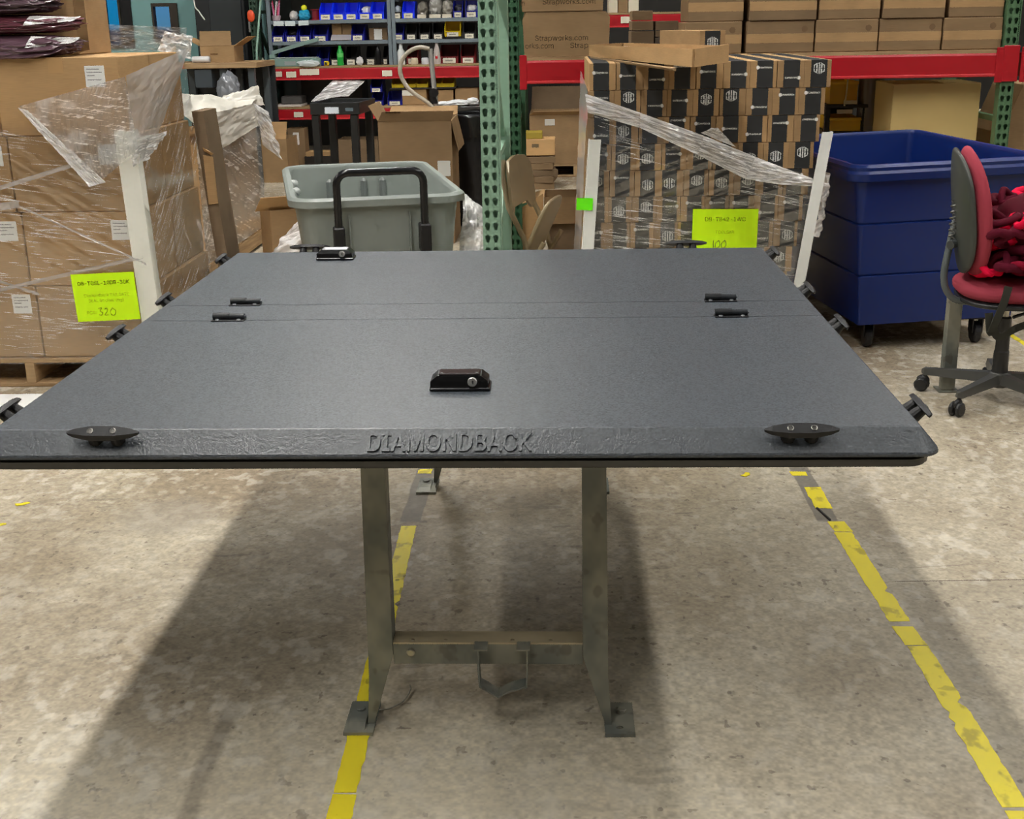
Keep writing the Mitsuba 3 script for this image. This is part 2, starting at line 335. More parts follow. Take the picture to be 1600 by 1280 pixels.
for (x, y, a, l) in ((-1.517, 1.525, 35, 'yellow tape scrap lying on the floor left of the stand, farther of the two'), (-1.520, 1.359, 10, 'yellow tape scrap at the left picture edge on the floor, nearer of the two'), (0.801, 1.77, 60, 'tiny yellow tape scrap on the floor by the broken end of the right tape line')):
    s = Polygon([(-.022, -.008), (.004, -.013), (.024, -.004), (.02, .009), (-.004, .006), (-.02, .011)])
    m = prism(s, 0.0015); m = mv(m, (x, y, 0.0006), rz=a, ry=3); solo('tape_scrap', l, 'tape scrap', m, 'tape')
solo('wood_splinter', 'thin dark splinter on the floor at the gap in the right tape line', 'splinter', mv(cb(0.006, 0.10, 0.004, .001), (0.985, 1.43, 0.0025), rz=12), col=(48, 44, 40))
m, _ = sheet((-2.35, 2.45, .004), (-1.78, 2.45, .004), (-1.78, 2.72, .006), (-2.35, 2.72, .006), 12, 8, .003, 3, 3)
solo('paper_sheet', 'white paper sheet lying on the floor at the far left behind the table corner', 'paper', m, col=(240, 240, 238), smooth=True)

# ------------------------------------------------------------------ steel stand
S = thing('steel_stand', 'worn grey green steel bench stand carrying the black truck bed cover', 'stand')
def leg_set(yf, sgn):
    """Two legs and their feet at depth yf; sgn = +1: the flange faces the camera's side."""
    for side in (-1, 1):
        X = lambda v: 0.0385 + side * v
        pts = [(0.243, .695), (0.196, .695), (0.199, .17), (0.247, .006), (0.260, .006), (0.252, .12)]
        fl = upright_prism(Polygon([(X(a), b) for a, b in pts]).buffer(0), yf if sgn > 0 else yf - .004, .004)
        webp = Polygon([(X(.196), .695), (X(.200), .695), (X(.203), .17), (X(.251), .006), (X(.247), .006), (X(.199), .17)]).buffer(0)
        web = upright_prism(webp, yf if sgn > 0 else yf - .05, .05)
        outp = Polygon([(X(.243), .695), (X(.239), .695), (X(.247), .14), (X(.251), .14)]).buffer(0)
        out = upright_prism(outp, yf if sgn > 0 else yf - .03, .03)
        part(S, 'leg', cat(fl, web, out), 'worn_steel')
        y0 = yf - .035 if sgn > 0 else yf - .09
        hole = lambda a, b: affinity.translate(Polygon([(.008 * math.cos(t), .006 * math.sin(t)) for t in np.linspace(0, 6.28, 12)[:-1]]), a, b)
        xa, xb = sorted((X(.245), X(.308)))
        pl = sbox(xa, y0, xb, y0 + .125).difference(hole((xa + xb) / 2, y0 + .025)).difference(hole((xa + xb) / 2, y0 + .10))
        m = prism(pl, .008); part(S, 'foot_plate', m, 'worn_steel')
        part(S, 'anchor_bolt', cat(mv(lathe([(0, 0), (.011, 0), (.011, .007), (.009, .009), (0, .009)], 6), (X(.283), y0 + .085, .008))), 'worn_steel')
        if side < 0: part(S, 'gusset', side_prism([(y0 + .01, .008), (y0 + .115, .008), (y0 + .10, .012), (y0 + .03, .014)], min(X(.262), X(.300)), .036), 'worn_steel')
leg_set(0.255, 1); leg_set(1.69, -1)
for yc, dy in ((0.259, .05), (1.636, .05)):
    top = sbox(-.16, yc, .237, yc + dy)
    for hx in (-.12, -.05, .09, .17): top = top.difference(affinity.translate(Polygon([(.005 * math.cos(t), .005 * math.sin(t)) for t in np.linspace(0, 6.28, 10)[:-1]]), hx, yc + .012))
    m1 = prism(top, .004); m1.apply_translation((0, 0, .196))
    cbk = part(S, 'crossbar', plain(-.16, .237, yc, yc + .004, .150, .196), 'worn_steel'); part(cbk, 'dusty_lit_flange', m1, 'paint', (178, 164, 134), label='dusty top flange, painted paler as if lit')  # dust tone lightened to paint light onto the shaded top flange
part(S, 'crossbar_bolt', mv(lathe([(0, 0), (.009, 0), (.009, .005), (.006, .007), (0, .007)], 10), (-.123, .259, .178), rx=90), 'metal', (170, 165, 150))
path = np.array([(.022, .200), (.022, .150), (.024, .118), (.060, .094), (.085, .108), (.118, .118), (.120, .150), (.120, .200)])
br = Polygon(np.vstack([path, (path + [[-.003, 0], [-.003, 0], [-.003, -.003], [0, -.0035], [.001, -.0035], [.003, -.003], [.003, 0], [.003, 0]])[::-1]])).buffer(0)
part(S, 'hanging_bracket', cat(upright_prism(br, .222, .036), plain(.012, .040, .222, .258, .2005, .2035), plain(.100, .128, .222, .258, .2005, .2035)), 'worn_steel')
for xr in (-.185, .262):
    part(S, 'top_rail', plain(xr - .03, xr + .03, .255, 1.69, .655, .695), 'worn_steel')

# ------------------------------------------------------------------ truck bed cover
C = thing('truck_bed_cover', 'large three panel truck bed cover in black textured coating, lying on the steel stand', 'truck bed cover')
ZT, W2, LEN = 0.760, 0.81, 1.733
def panel(y0, y1, f0, f1):
    """Panel from y0 to y1; f0 / f1: this end carries the sloped skirt."""
    NC = 6
    def ring(e, z):
        a = y0 - (e if f0 else 0); b = y1 + (e if f1 else 0); out = []
        for cx, cy, a0, sk in ((-W2 - e, a, 180, f0), (W2 + e, a, 270, f0), (W2 + e, b, 0, f1), (-W2 - e, b, 90, f1)):
            r = .003 + 1.0 * e if sk else .0004
            ox, oy = cx - math.copysign(r, cx), cy + (r if cy == a else -r)
            out += [(ox + r * math.cos(math.radians(a0 + t)), oy + r * math.sin(math.radians(a0 + t)), z) for t in np.linspace(0, 90, NC)]
        return np.array(out)
    m = loft([ring(0, ZT), ring(.003, ZT - .0015), ring(.033, .7225), ring(.0345, .719), ring(.0345, .7155), ring(.031, .7135), ring(0, .7135)], cap_last=True, cap_first=True)
    m.invert()
    return m
part(C, 'front_panel', panel(0, .8190, 1, 0), 'bed_liner')
part(C, 'center_strip', panel(.8215, .9850, 0, 0), 'bed_liner')
part(C, 'rear_panel', panel(.9875, LEN, 0, 1), 'bed_liner')
def rrect(x0, y0, x1, y1, r): return sbox(x0 + r, y0 + r, x1 - r, y1 - r).buffer(r, quad_segs=6)
ring = rrect(-.831, -.029, .831, LEN + .029, .045)
gk = cat(*[mv(prism(ring.buffer(-o).difference(ring.buffer(-.05)), h), (0, 0, z)) for o, z, h in ((.010, .708, .0065), (.0, .6975, .0105), (.003, .694, .0035))])
part(C, 'rubber_gasket', gk, 'satin', (58, 57, 52), label='black rubber seal under the edge')
part(C, 'underside', plain(-.80, .80, .02, LEN - .02, .697, .7130), 'satin', (40, 40, 42))
tm = meshkit.text_mesh('DIAMONDBACK', 0.034, 0.0052, bold=True)
b = tm.bounds; tm.apply_translation((-b[0][0], -b[0][1], 0)); sx, sy = .286 / (b[1][0] - b[0][0]), .036 / (b[1][1] - b[0][1])
tm.vertices = tm.vertices * [sx, sy, 1]
u = np.array([0, -.033, -.0375]); u /= np.linalg.norm(u); Rm = np.eye(4); Rm[:3, 0] = (1, 0, 0); Rm[:3, 1] = -u; Rm[:3, 2] = np.cross((1, 0, 0), -u); Rm[:3, 3] = np.array([-.1425, -.0305, .7255]) - Rm[:3, 2] * .0008
tm.apply_transform(Rm); part(C, 'embossed_lettering', tm, 'bed_liner', label='raised block letters on the front slope')

BLK = (20, 20, 22)
def latch(x0, x1, yf, glossy=(46, 34, 32)):
    w = x1 - x0; k = number(C + '__latch'); d = .052
    labels[k] = {'label': 'glossy black latch housing with key lock'}
    base = bx(x0 - .002, x1 + .004, yf - .002, yf + d + .002, ZT, ZT + .007, .002)
    lo = sbox(x0, yf, x1, yf + d)
    V = [(x0, yf, ZT + .007), (x1, yf, ZT + .007), (x1, yf + d, ZT + .007), (x0, yf + d, ZT + .007), (x0, yf + .002, ZT + .019), (x1, yf + .002, ZT + .019), (x1, yf + d, ZT + .019), (x0, yf + d, ZT + .019),
         (x0 + .013, yf + .006, ZT + .029), (x1 - .013, yf + .006, ZT + .029), (x1 - .013, yf + d - .006, ZT + .031), (x0 + .013, yf + d - .006, ZT + .031)]
    put(k, cat(base, trimesh.Trimesh(np.array(V)).convex_hull), 'gloss', (12, 12, 13))
    part(k, 'paddle', bx(x0 + .016, x1 - .016, yf + .010, yf + d - .010, ZT + .028, ZT + .0335, .002), 'wet_plastic', glossy)
    xl = x1 - .030
    part(k, 'lock_cylinder', mv(lathe([(0, 0), (.0092, 0), (.0092, .005), (.0078, .0065), (0, .0065)], 20), (xl, yf + .002, ZT + .0185), rx=84), 'metal', (215, 212, 205))
    part(k, 'key_slot', mv(cb(.0026, .007, .001, .0003), (xl + .001, yf - .0050, ZT + .019), rx=84), col=(30, 30, 30))
    for sxx in (x0 + .022, x1 - .022): part(k, 'screw', lathe([(0, 0), (.0025, 0), (.002, .0012), (0, .0012)], 8, (sxx, yf + .012, ZT + .0333)), 'metal', (200, 200, 200))
latch(-.056, .055, .218); latch(-.537, -.430, 1.590, (215, 218, 222))

def hinge(xc, yc):
    k = number(C + '__hinge'); labels[k] = {'label': 'black hinge with steel screws'}
    put(k, cat(cb(.080, .030, .003, .001).apply_translation((xc, yc, ZT + .0015)), mv(cb(.040, .010, .010, .003), (xc - .018, yc + .006, ZT + .007))), 'satin', BLK)
    part(k, 'barrel', cyl((xc - .038, yc + .004, ZT + .0095), (xc + .002, yc + .004, ZT + .0095), .0085), 'satin', (26, 28, 30))
    part(k, 'pin', cyl((xc + .002, yc + .004, ZT + .0088), (xc + .038, yc + .004, ZT + .0088), .0070), 'satin', (30, 34, 38))
    part(k, 'pin_tip', cyl((xc + .038, yc + .004, ZT + .0088), (xc + .042, yc + .004, ZT + .0088), .003), 'metal', (120, 124, 128))
    for sx in (-.026, .026): part(k, 'screw_head', lathe([(0, 0), (.005, 0), (.0042, .0022), (0, .0028)], 12, (xc + sx, yc - .009, ZT + .003)), 'metal', (196, 200, 204))
for (x, y) in ((-.605, .990), (-.604, .822), (.594, .990), (.598, .822)): hinge(x, y)

def cleat(mat):
    """Tie-down cleat: x along, z away from the panel."""
    k = number(C + '__cleat'); labels[k] = {'label': 'black tie down cleat with two screws'}
    top = []
    prof = [(-.063, .002, .0035), (-.050, .008, .006), (-.022, .0140, .0075), (.022, .0140, .0075), (.050, .008, .006), (.063, .002, .0035)]
    for a, b in zip(prof[:-1], prof[1:]):
        P = []
        for (x, hy, hz) in (a, b):
            for s in (-1, 1): P += [(x, s * hy, .024 - hz * .4), (x, s * hy * .7, .024 + hz)]
        top.append(trimesh.Trimesh(np.array(P)).convex_hull)
    m = cat(*top); m.apply_transform(mat); put(k, m, 'paint', (20, 20, 22))
    for x in (-.020, .020):
        m = lathe([(0, 0), (.013, 0), (.0125, .004), (.0105, .020), (.0105, .024), (0, .024)], 14, (x, 0, 0)); m.apply_transform(mat); part(k, 'post', m, 'paint', (14, 14, 15))
        m = lathe([(0, .0308), (.0056, .0308), (.0056, .0326), (.0040, .0330), (.0032, .0318), (0, .0318)], 14, (x, 0, 0)); m.apply_transform(mat); part(k, 'screw', m, 'metal', (110, 108, 104))
def frame(o, ex, ez):
    ez = np.array(ez, float); ez /= np.linalg.norm(ez); ex = np.array(ex, float); ey = np.cross(ez, ex); F = np.eye(4); F[:3, 0], F[:3, 1], F[:3, 2], F[:3, 3] = ex, ey, ez, o; return F
for x in (-.603, .603): cleat(frame((x, -.0145, .7445), (1, 0, 0), (0, -.66, .75)))
for y in (.13, .727, 1.087, 1.66): cleat(frame((-.8275, y, .7405), (0, -1, 0), (-.75, 0, .66)))
for y in (.125, .775, 1.155, 1.69): cleat(frame((.8275, y, .7405), (0, 1, 0), (.75, 0, .66)))
for x in (-.590, .584): cleat(frame((x, LEN + .010, .7500), (-1, 0, 0), (0, .50, .87)))

# ------------------------------------------------------------------ left pallet of wrapped cartons
def pallet(name, label, x0, x1, y0, y1):
    k = thing(name, label, 'pallet'); n = 7; w = .09
    for i in range(n):
        y = y0 + (y1 - y0 - w) * i / (n - 1); part(k, 'deck_board', bx(x0, x1, y, y + w, .105, .122, .002), 'wood')
    for x in (x0, (x0 + x1) / 2 - .02, x1 - .04): part(k, 'stringer', bx(x, x + .04, y0, y1, .017, .105, .002), 'wood')
    for y in (y0, (y0 + y1 - w) / 2, y1 - w): part(k, 'bottom_board', bx(x0, x1, y, y + w, .001, .017, .002), 'wood')
    return k
pallet('wooden_pallet', 'weathered wooden pallet on the floor under the wrapped brown cartons at left', -2.62, -1.45, 2.84, 3.72)
LAYZ = [.123, .428, .731, 1.033, 1.334]
lay_word = ['bottom', 'second', 'third', 'top']
for c, (xa, xb, cw) in enumerate(((-1.972, -1.475, 'right hand'), (-2.475, -1.978, 'left hand'))):
    for j in range(4):
        sh = -.0165 * j
        for d, (ya, yb) in enumerate(((2.862, 3.235), (3.240, 3.66))):
            if d and c: continue
            k = thing('carton', f'large tan carton at the ' + (f'front, {cw} column, {lay_word[j]} layer of the left pallet' if d == 0 else f'back right, {lay_word[j]} layer of the left pallet'), 'box', 'cartons on the left pallet')
            put(k, bx(xa + sh, xb + sh, ya, yb, LAYZ[j] + .001, LAYZ[j + 1] - .001, .004), 'cardboard', tone=[.25, .1, .3, .15][(j + c * 2 + d) % 4])
            if d == 0:
                lx = xb + sh - .135 if c == 0 else xb + sh - .100
                part(k, 'paper_label', plain(lx, lx + .078, ya - .0015, ya, LAYZ[j + 1] - .115, LAYZ[j + 1] - .035), col=(222, 224, 222), label='white paper label')
                part(k, 'label_print', cat(*[plain(lx + .008, lx + .008 + w_, ya - .0019, ya - .0015, LAYZ[j + 1] - z_, LAYZ[j + 1] - z_ + .004) for w_, z_ in ((.05, .050), (.06, .062), (.03, .074), (.055, .09))]), 'print', (150, 150, 152))
                part(k, 'box_tape', plain((xa + xb) / 2 + sh - .03, (xa + xb) / 2 + sh + .03, ya - .001, ya, LAYZ[j + 1] - .06, LAYZ[j + 1] - .001), 'gloss', (172, 138, 96))
k = thing('carton', 'upright brown carton standing on top of the left pallet behind the maroon bags', 'box')
put(k, bx(-2.42, -1.80, 3.20, 3.58, 1.3345, 1.98, .004), 'cardboard', tone=.45)
part(k, 'open_flap', flap((-1.80, 3.20, 1.345), (-1.80, 3.20, 1.97), (.055, -.03, 0)), 'cardboard', tone=.35)

# maroon bags
zb = 1.335
for i, (x, y, w, d, h, a) in enumerate(((-2.06, 2.985, .34, .150, .042, -3), (-2.07, 2.99, .355, .14, .036, 2), (-2.12, 3.00, .33, .14, .036, -4), (-2.14, 3.02, .32, .13, .036, 3), (-2.16, 3.03, .32, .13, .036, 0))):
    m = superellipsoid(w, d, h, 3.2, 5, .30, 15, 30 + i); v = m.vertices; v[:, 2] -= (.022 if i == 0 else .006) * np.clip((-v[:, 1] / d - .55) / .45, 0, 1); m = mv(m, (x, y, zb + h), rz=a); zb += 2 * h + .003
    k = solo('plastic_bag', ['lowest', 'second lowest', 'middle', 'second highest', 'topmost'][i] + ' of the maroon bundles in clear plastic piled on the left pallet', 'plastic bag', m, 'wet_plastic', [(84, 60, 70), (82, 38, 48), (70, 52, 58), (76, 34, 44), (54, 38, 44)][i], smooth=True, group='maroon bags on the left pallet')
    e, uv = sheet((x + w * .55, y - d - .004, zb - h * 1.2), (x + w * 1.02, y - d * .6, zb - h * .9), (x + w * 1.10, y - d * .3, zb - h * .4), (x + w * .6, y - d * .8, zb - h * .2), 14, 10, .008, 5, 8, 60 + i)
    part(k, 'bag_end', e, 'film_bunched', uv=uv, smooth=True)

# corner boards and wrap of the left pallet
k = thing('corner_board', 'white cardboard corner board on the front right edge of the left pallet', 'corner board')
def lean_L(k, xt, xb_, y, z0, z1, w, dep, s=1, col=(226, 226, 216)):
    def q(x, z): return x + 0
    V = []
    for z, x in ((z0, xb_), (z1, xt)):
        V += [(x, y, z), (x - s * w, y, z), (x - s * w, y + .004, z), (x - s * .004, y + .004, z), (x - s * .004, y + dep, z), (x, y + dep, z)]
    F = []
    for j in range(6): a, b = j, (j + 1) % 6; F += [[a, b, b + 6], [a, b + 6, a + 6]]
    F += [[0, 2, 1], [0, 3, 2], [0, 4, 3], [0, 5, 4], [6, 7, 8], [6, 8, 9], [6, 9, 10], [6, 10, 11]]
    put(k, trimesh.Trimesh(V, F, process=False), col=col)
lean_L(k, -1.4835, -1.452, 2.836, .125, 1.052, .078, .06)
def streaks(parent, P00, P10, P11, P01, n, seed, slope=0.0, lmin=.03, lmax=.22):
    """Fine pale slivers that paint glints onto a sheet of film."""
    P00, P10, P11, P01 = (np.asarray(p, float) for p in (P00, P10, P11, P01)); r = np.random.default_rng(seed); V, F = [], []
    nrm = np.cross(P10 - P00, P01 - P00); nrm /= np.linalg.norm(nrm); nrm = nrm if nrm[1] < 0 or nrm[0] > .5 else -nrm
    Wd, Hd = np.linalg.norm(P10 - P00), np.linalg.norm(P01 - P00)
    while len(F) < n * 2:
        u, v = r.random(2)
        if meshkit.fbm(np.array([u * 3, v * 7, seed * 1.7]), 3) < r.uniform(.40, .62): continue
        L = (lmin + (lmax - lmin) * r.random() ** 2.5) / Wd; t = (.0006 + .0036 * r.random() ** 2.2) / Hd; dv = (slope + r.normal(0, .05)) * L * Wd / Hd
        q = lambda a, b: P00 * (1 - a) * (1 - b) + P10 * a * (1 - b) + P11 * a * b + P01 * (1 - a) * b + nrm * .0045
        if not (0 < u < 1 - L and .01 < v + dv < .99 and .01 < v < .99): continue
        i = len(V); V += [q(u, v), q(u + L * .4, v + dv * .4 - t / 2), q(u + L, v + dv), q(u + L * .6, v + dv * .6 + t / 2)]; F += [[i, i + 1, i + 2], [i, i + 2, i + 3]]
    k = part(parent, 'film_glints', trimesh.Trimesh(V, F, process=False), 'film_fold_glint'); labels[k] = {'kind': 'stuff', 'label': 'fine pale slivers painted as glints on the film'}
W_ = thing('stretch_wrap', 'clear stretch film wrapped round the cartons on the left pallet', 'plastic wrap')
m, uv = sheet((-2.50, 2.842, .10), (-1.445, 2.842, .10), (-1.475, 2.846, 1.02), (-2.50, 2.850, 1.14), 130, 170, .0022, 7, 60, 3, skew=4)
part(W_, 'front_film', m, 'film_clear', smooth=True); streaks(W_, (-2.50, 2.842, .13), (-1.53, 2.842, .13), (-1.53, 2.846, 1.02), (-2.50, 2.850, 1.12), 750, 5, -.06)
m, uv = sheet((-1.443, 2.842, .10), (-1.428, 3.68, .10), (-1.505, 3.68, 1.30), (-1.485, 2.846, 1.02), 90, 150, .003, 6, 50, 4, skew=8)
part(W_, 'side_film', m, 'film_clear', smooth=True); streaks(W_, (-1.443, 2.842, .12), (-1.428, 3.68, .12), (-1.505, 3.68, 1.28), (-1.485, 2.846, 1.0), 420, 6, .35)
for i, (a, b_, c, d, s) in enumerate(((at(30, 166, 2.825), at(195, 120, 2.83), at(216, 232, 2.80), at(150, 290, 2.815), 1),)):
    m, uv = sheet(d, c, b_, a, 140, 110, .007, 16, 22, 11, bulge=.02, skew=-12); part(W_, 'loose_flap', m, 'film_crinkle', uv=uv, smooth=True)
    m, uv = sheet(at(27, 168, 2.82), at(42, 172, 2.82), at(166, 285, 2.81), at(140, 292, 2.81), 24, 60, .012, 4, 20, 12); part(W_, 'bunched_edge', m, 'film_bunched', uv=uv[:, ::-1], smooth=True)
m, uv = sheet(at(208, 262, 2.80), at(238, 238, 3.0), at(296, 74, 3.62), at(197, 118, 2.835), 60, 70, .006, 8, 10, 14, bulge=.015); part(W_, 'loose_side_flap', m, 'film_haze', smooth=True)
m, uv = sheet(at(206, 258, 2.79), at(232, 250, 2.95), at(262, 205, 3.2), at(214, 215, 2.82), 30, 30, .012, 5, 8, 15); part(W_, 'gathered_film', m, 'film_bunched', uv=uv, smooth=True)
m, uv = sheet((-1.96, 3.64, 1.338), (-1.49, 3.66, 1.338), (-1.475, 3.66, 1.435), (-1.95, 3.64, 1.462), 120, 50, .012, 16, 9, 16); part(W_, 'standing_edge', m, 'film_crinkle', uv=uv, smooth=True)
m, uv = sheet((-1.60, 3.60, 1.342), (-1.462, 3.63, 1.30), (-1.452, 3.66, 1.40), (-1.57, 3.64, 1.42), 40, 30, .03, 6, 6, 17); part(W_, 'corner_bunch', m, 'film_bunched', uv=uv, smooth=True)
def crossing(p0, p1, w, seed):
    p0, p1 = np.array(p0), np.array(p1); n = np.array([0, 0, w / 2])
    m, uv = sheet(p0 - n, p1 - n, p1 + n, p0 + n, 70, 8, .004, 10, 3, seed); part(W_, 'film_fold_glint', m, 'film_haze', smooth=True)
crossing((-2.10, 2.834, .82), (-1.50, 2.836, .99), .018, 21); crossing((-1.98, 2.834, .76), (-1.49, 2.836, .52), .010, 22); crossing((-2.2, 2.834, .74), (-1.98, 2.834, .77), .03, 23); crossing((-2.15, 2.834, .41), (-1.50, 2.836, .55), .016, 24); crossing((-2.15, 2.834, .47), (-1.95, 2.834, .40), .012, 25)

def neon_sheet(name, label, x, y, z, w, h, rz, lines, tilt=0):
    k = thing(name, label, 'sign')
    def tr(m): return mv(m, (x, y, z), rx=90, ry=0) if not tilt else mv(mv(m, (0, 0, 0), rz=tilt), (x, y, z), rx=90)
    put(k, tr(plain(0, w, -h, 0, 0, .0012)), col=(208, 255, 10))
    for (txt, cx, cy, th, maxw, bold, col) in lines:
        m = meshkit.text_mesh(txt, th, .0004, bold=bold); b = m.bounds; sw = min(1.0, maxw / (b[1][0] - b[0][0])); m.vertices = (m.vertices - [(b[0][0] + b[1][0]) / 2, (b[0][1] + b[1][1]) / 2, 0]) * [sw, 1, 1] + [cx * w, -cy * h, .0012]
        part(k, 'printed_line', tr(m), 'print', col)
    return k
INK, FADE = (40, 48, 10), (126, 158, 20)
k = neon_sheet('neon_sheet', 'neon yellow sheet lettered DB-TGSL-10DB-30K on the left wrapped pallet', -1.803, 2.822, .482, .262, .198, 0,
    [('DB-TGSL-10DB-30K', .5, .20, .0155, .215, True, INK), ('Diamondback TAILGATE', .52, .455, .0125, .185, False, FADE), ('SEAL (in clear bag)', .50, .575, .0125, .145, False, FADE), ('PCS:', .24, .82, .0135, .05, False, FADE)], tilt=2.2)
def pen(strokes, x, y, z, s, r=.0013):
    return cat(*[tube(smooth_path([(x + a * s, y, z + b * s) for a, b in st], 6), r, 5) for st in strokes])
part(k, 'handwriting', pen([[(0, .95), (.45, 1), (.15, .6), (.5, .35), (.3, 0), (0, .1)], [(.8, .8), (1.1, 1), (1.2, .65), (.8, .05), (1.35, .05)], [(1.9, 1), (1.6, .5), (1.8, 0), (2.25, .15), (2.3, .7), (1.9, 1)]], -1.703, 2.8205, .312, .030), 'print', (70, 84, 20))

# leaning flat carton and the second wrapped load behind
k = thing('flattened_carton', 'flattened brown carton on edge leaning behind the left pallet', 'cardboard')
put(k, trimesh.Trimesh(np.array([(-1.395 + a * .02 - (.085 if z > .5 else .0) + s * .034 - .03, 3.73 + y, z) for a in (0, 1) for s in (0, 1) for y, z in ((0, .002), (.22, .002), (0, 1.065), (.22, 1.065))])).convex_hull, 'cardboard', tone=1.1)
part(k, 'torn_tab', trimesh.Trimesh(np.array([at(316, 230, 3.725), at(334, 240, 3.725), at(331, 243, 3.725), at(318, 236, 3.725), at(325, 236, 3.70)])).convex_hull, 'cardboard', tone=0)
part(k, 'inner_ply', trimesh.Trimesh(np.array([at(px, py, Y) for Y in (3.722, 3.729) for px, py in ((317, 242), (333, 245), (341, 318), (326, 320))])).convex_hull, 'cardboard', tone=.25)
pallet('wooden_pallet', 'wooden pallet under the film wrapped load in the second row at left', -2.80, -1.85, 4.95, 6.40)
k = thing('wrapped_load', 'tall brown load wrapped in white topped film behind the left pallet', 'wrapped pallet load')
put(k, bx(-2.78, -1.86, 4.97, 6.36, .123, .80, .01), 'cardboard', tone=-.2)
m, uv = sheet((-1.850, 4.90, .12), (-1.848, 6.40, .12), (-1.850, 6.42, .84), (-1.850, 4.90, .84), 90, 70, .006, 10, 34, 31, skew=10); part(k, 'side_film', m, 'film_crinkle', uv=uv, smooth=True)
m, uv = sheet((-1.846, 4.90, .70), (-1.843, 6.41, .80), (-1.848, 6.42, .945), (-1.848, 4.90, .955), 60, 24, .010, 8, 10, 32); part(k, 'white_top_film', m, 'satin', (206, 202, 192), smooth=True, label='milky white film round the top')
m, uv = sheet((-1.848, 4.90, .955), (-1.846, 6.42, .945), (-2.3, 6.40, 1.02), (-2.3, 4.9, 1.0), 70, 40, .045, 6, 6, 33); part(k, 'crumpled_film', m, 'satin', (222, 218, 206), smooth=True)
m, uv = sheet((-1.86, 6.30, .96), (-1.78, 6.43, .88), (-1.72, 6.44, .56), (-1.83, 6.42, .66), 24, 50, .035, 4, 9, 34); part(k, 'hanging_film', m, 'film_bunched', uv=uv, smooth=True)
m, uv = sheet((-2.05, 6.2, .95), (-1.80, 6.42, .93), (-1.84, 6.42, 1.055), (-2.05, 6.3, 1.00), 30, 20, .03, 5, 5, 35); part(k, 'film_peak', m, 'satin', (226, 222, 212), smooth=True)

# ------------------------------------------------------------------ grey tub truck with its black handle
def rounded_rect_ring(hx, hy, r, n=6):
    out = []
    for cx, cy, a0 in ((hx - r, hy - r, 0), (-hx + r, hy - r, 90), (-hx + r, -hy + r, 180), (hx - r, -hy + r, 270)):
        for a in np.linspace(a0, a0 + 90, n): out.append((cx + r * math.cos(math.radians(a)), cy + r * math.sin(math.radians(a))))
    return np.array(out)
def tub_mesh(hx, hy, z0, z1, taper, r, lip, t=.012):
    def R(dx, z): return np.hstack([rounded_rect_ring(hx + dx, hy + dx, max(r + dx, .01)), np.full((24, 1), z)])
    return loft([R(-taper, z0), R(-taper * .06, z1 - .075), R(0, z1 - .07), R(0, z1 - .045), R(lip, z1 - .04), R(lip, z1 - .012), R(lip * .6, z1), R(0, z1 - .002), R(-t, z1 - .02), R(-t - taper * .9, z0 + .03)], cap_last=True, cap_first=True)
TUB = mv(trimesh.Trimesh(), (0, 0, 0)) if False else None
def place(m, loc, rz): return mv(m, loc, rz=rz)
TL, TR = (-.735, 3.86), 13.5
k = thing('tub_truck', 'grey plastic tub truck with a black tubular handle behind the table', 'cart')
put(k, place(tub_mesh(.350, .66, .24, .735, .05, .09, .035), (*TL, 0), TR), 'satin', (134, 141, 136), smooth=40)
for x in (-.13, .13): part(k, 'molded_rib', place(bx(x - .004, x + .004, -.668, -.62, .30, .66, .002), (*TL, 0), TR), 'satin', (120, 127, 122))
for x in (-.16, .02, .12):
    part(k, 'inner_rib', place(cat(bx(x, x + .035, .60, .645, .34, .66, .012)), (*TL, 0), TR), 'satin', (112, 118, 116))
for y in (-.3, .0): part(k, 'rim_boss', place(superellipsoid(.02, .03, .02, 2.2, 2), (TL[0] - .34 * math.cos(math.radians(TR)) - y * math.sin(math.radians(TR)), TL[1] - .34 * math.sin(math.radians(TR)) + y * math.cos(math.radians(TR)), .72), TR), 'satin', (168, 174, 170), smooth=True)
hp = [(-.183, -.745, .20), (-.183, -.745, .795)] + [(-.183 + .05 * (1 - math.cos(a)), -.745, .795 + .05 * math.sin(a)) for a in np.linspace(.2, 1.57, 6)] + [(.133 + .05 * math.sin(a), -.745, .845 - .05 * (1 - math.cos(a))) for a in np.linspace(0, 1.4, 6)] + [(.183, -.745, .795), (.183, -.745, .20)]
part(k, 'handle', place(tube(hp, .0165, 14), (*TL, 0), TR), 'gloss', (18, 18, 20), smooth=True, label='black tubular push handle')
for x in (-.183, .183):
    part(k, 'handle_socket', place(cat(bx(x - .024, x + .024, -.772, -.700, .50, .62, .006)), (*TL, 0), TR), 'satin', (22, 22, 24))
    part(k, 'grey_strut', place(bx(x - .02, x + .02, -.765, -.70, .22, .50, .004), (*TL, 0), TR), 'satin', (118, 124, 118))
part(k, 'platform', place(bx(-.34, .34, -.76, .62, .18, .24, .01), (*TL, 0), TR), 'satin', (40, 42, 44))
def caster(parent, x, y, r=.06, z=0, col=(30, 30, 32)):
    part(parent, 'caster', cat(mv(lathe([(0, -.016), (r * .9, -.016), (r, -.010), (r, .010), (r * .9, .016), (0, .016)], 18), (x, y, z + r), ry=90), plain(x - .024, x - .019, y - .03, y + .03, z + r, z + 2.05 * r + .02), plain(x + .019, x + .024, y - .03, y + .03, z + r, z + 2.05 * r + .02), plain(x - .035, x + .035, y - .035, y + .035, z + 2 * r + .015, z + 2 * r + .025)), 'satin', col)
for a, b in ((-.27, -.6), (.27, -.6), (-.27, .5), (.27, .5)):
    c, s = math.cos(math.radians(TR)), math.sin(math.radians(TR)); caster(k, TL[0] + a * c - b * s, TL[1] + a * s + b * c, .077)

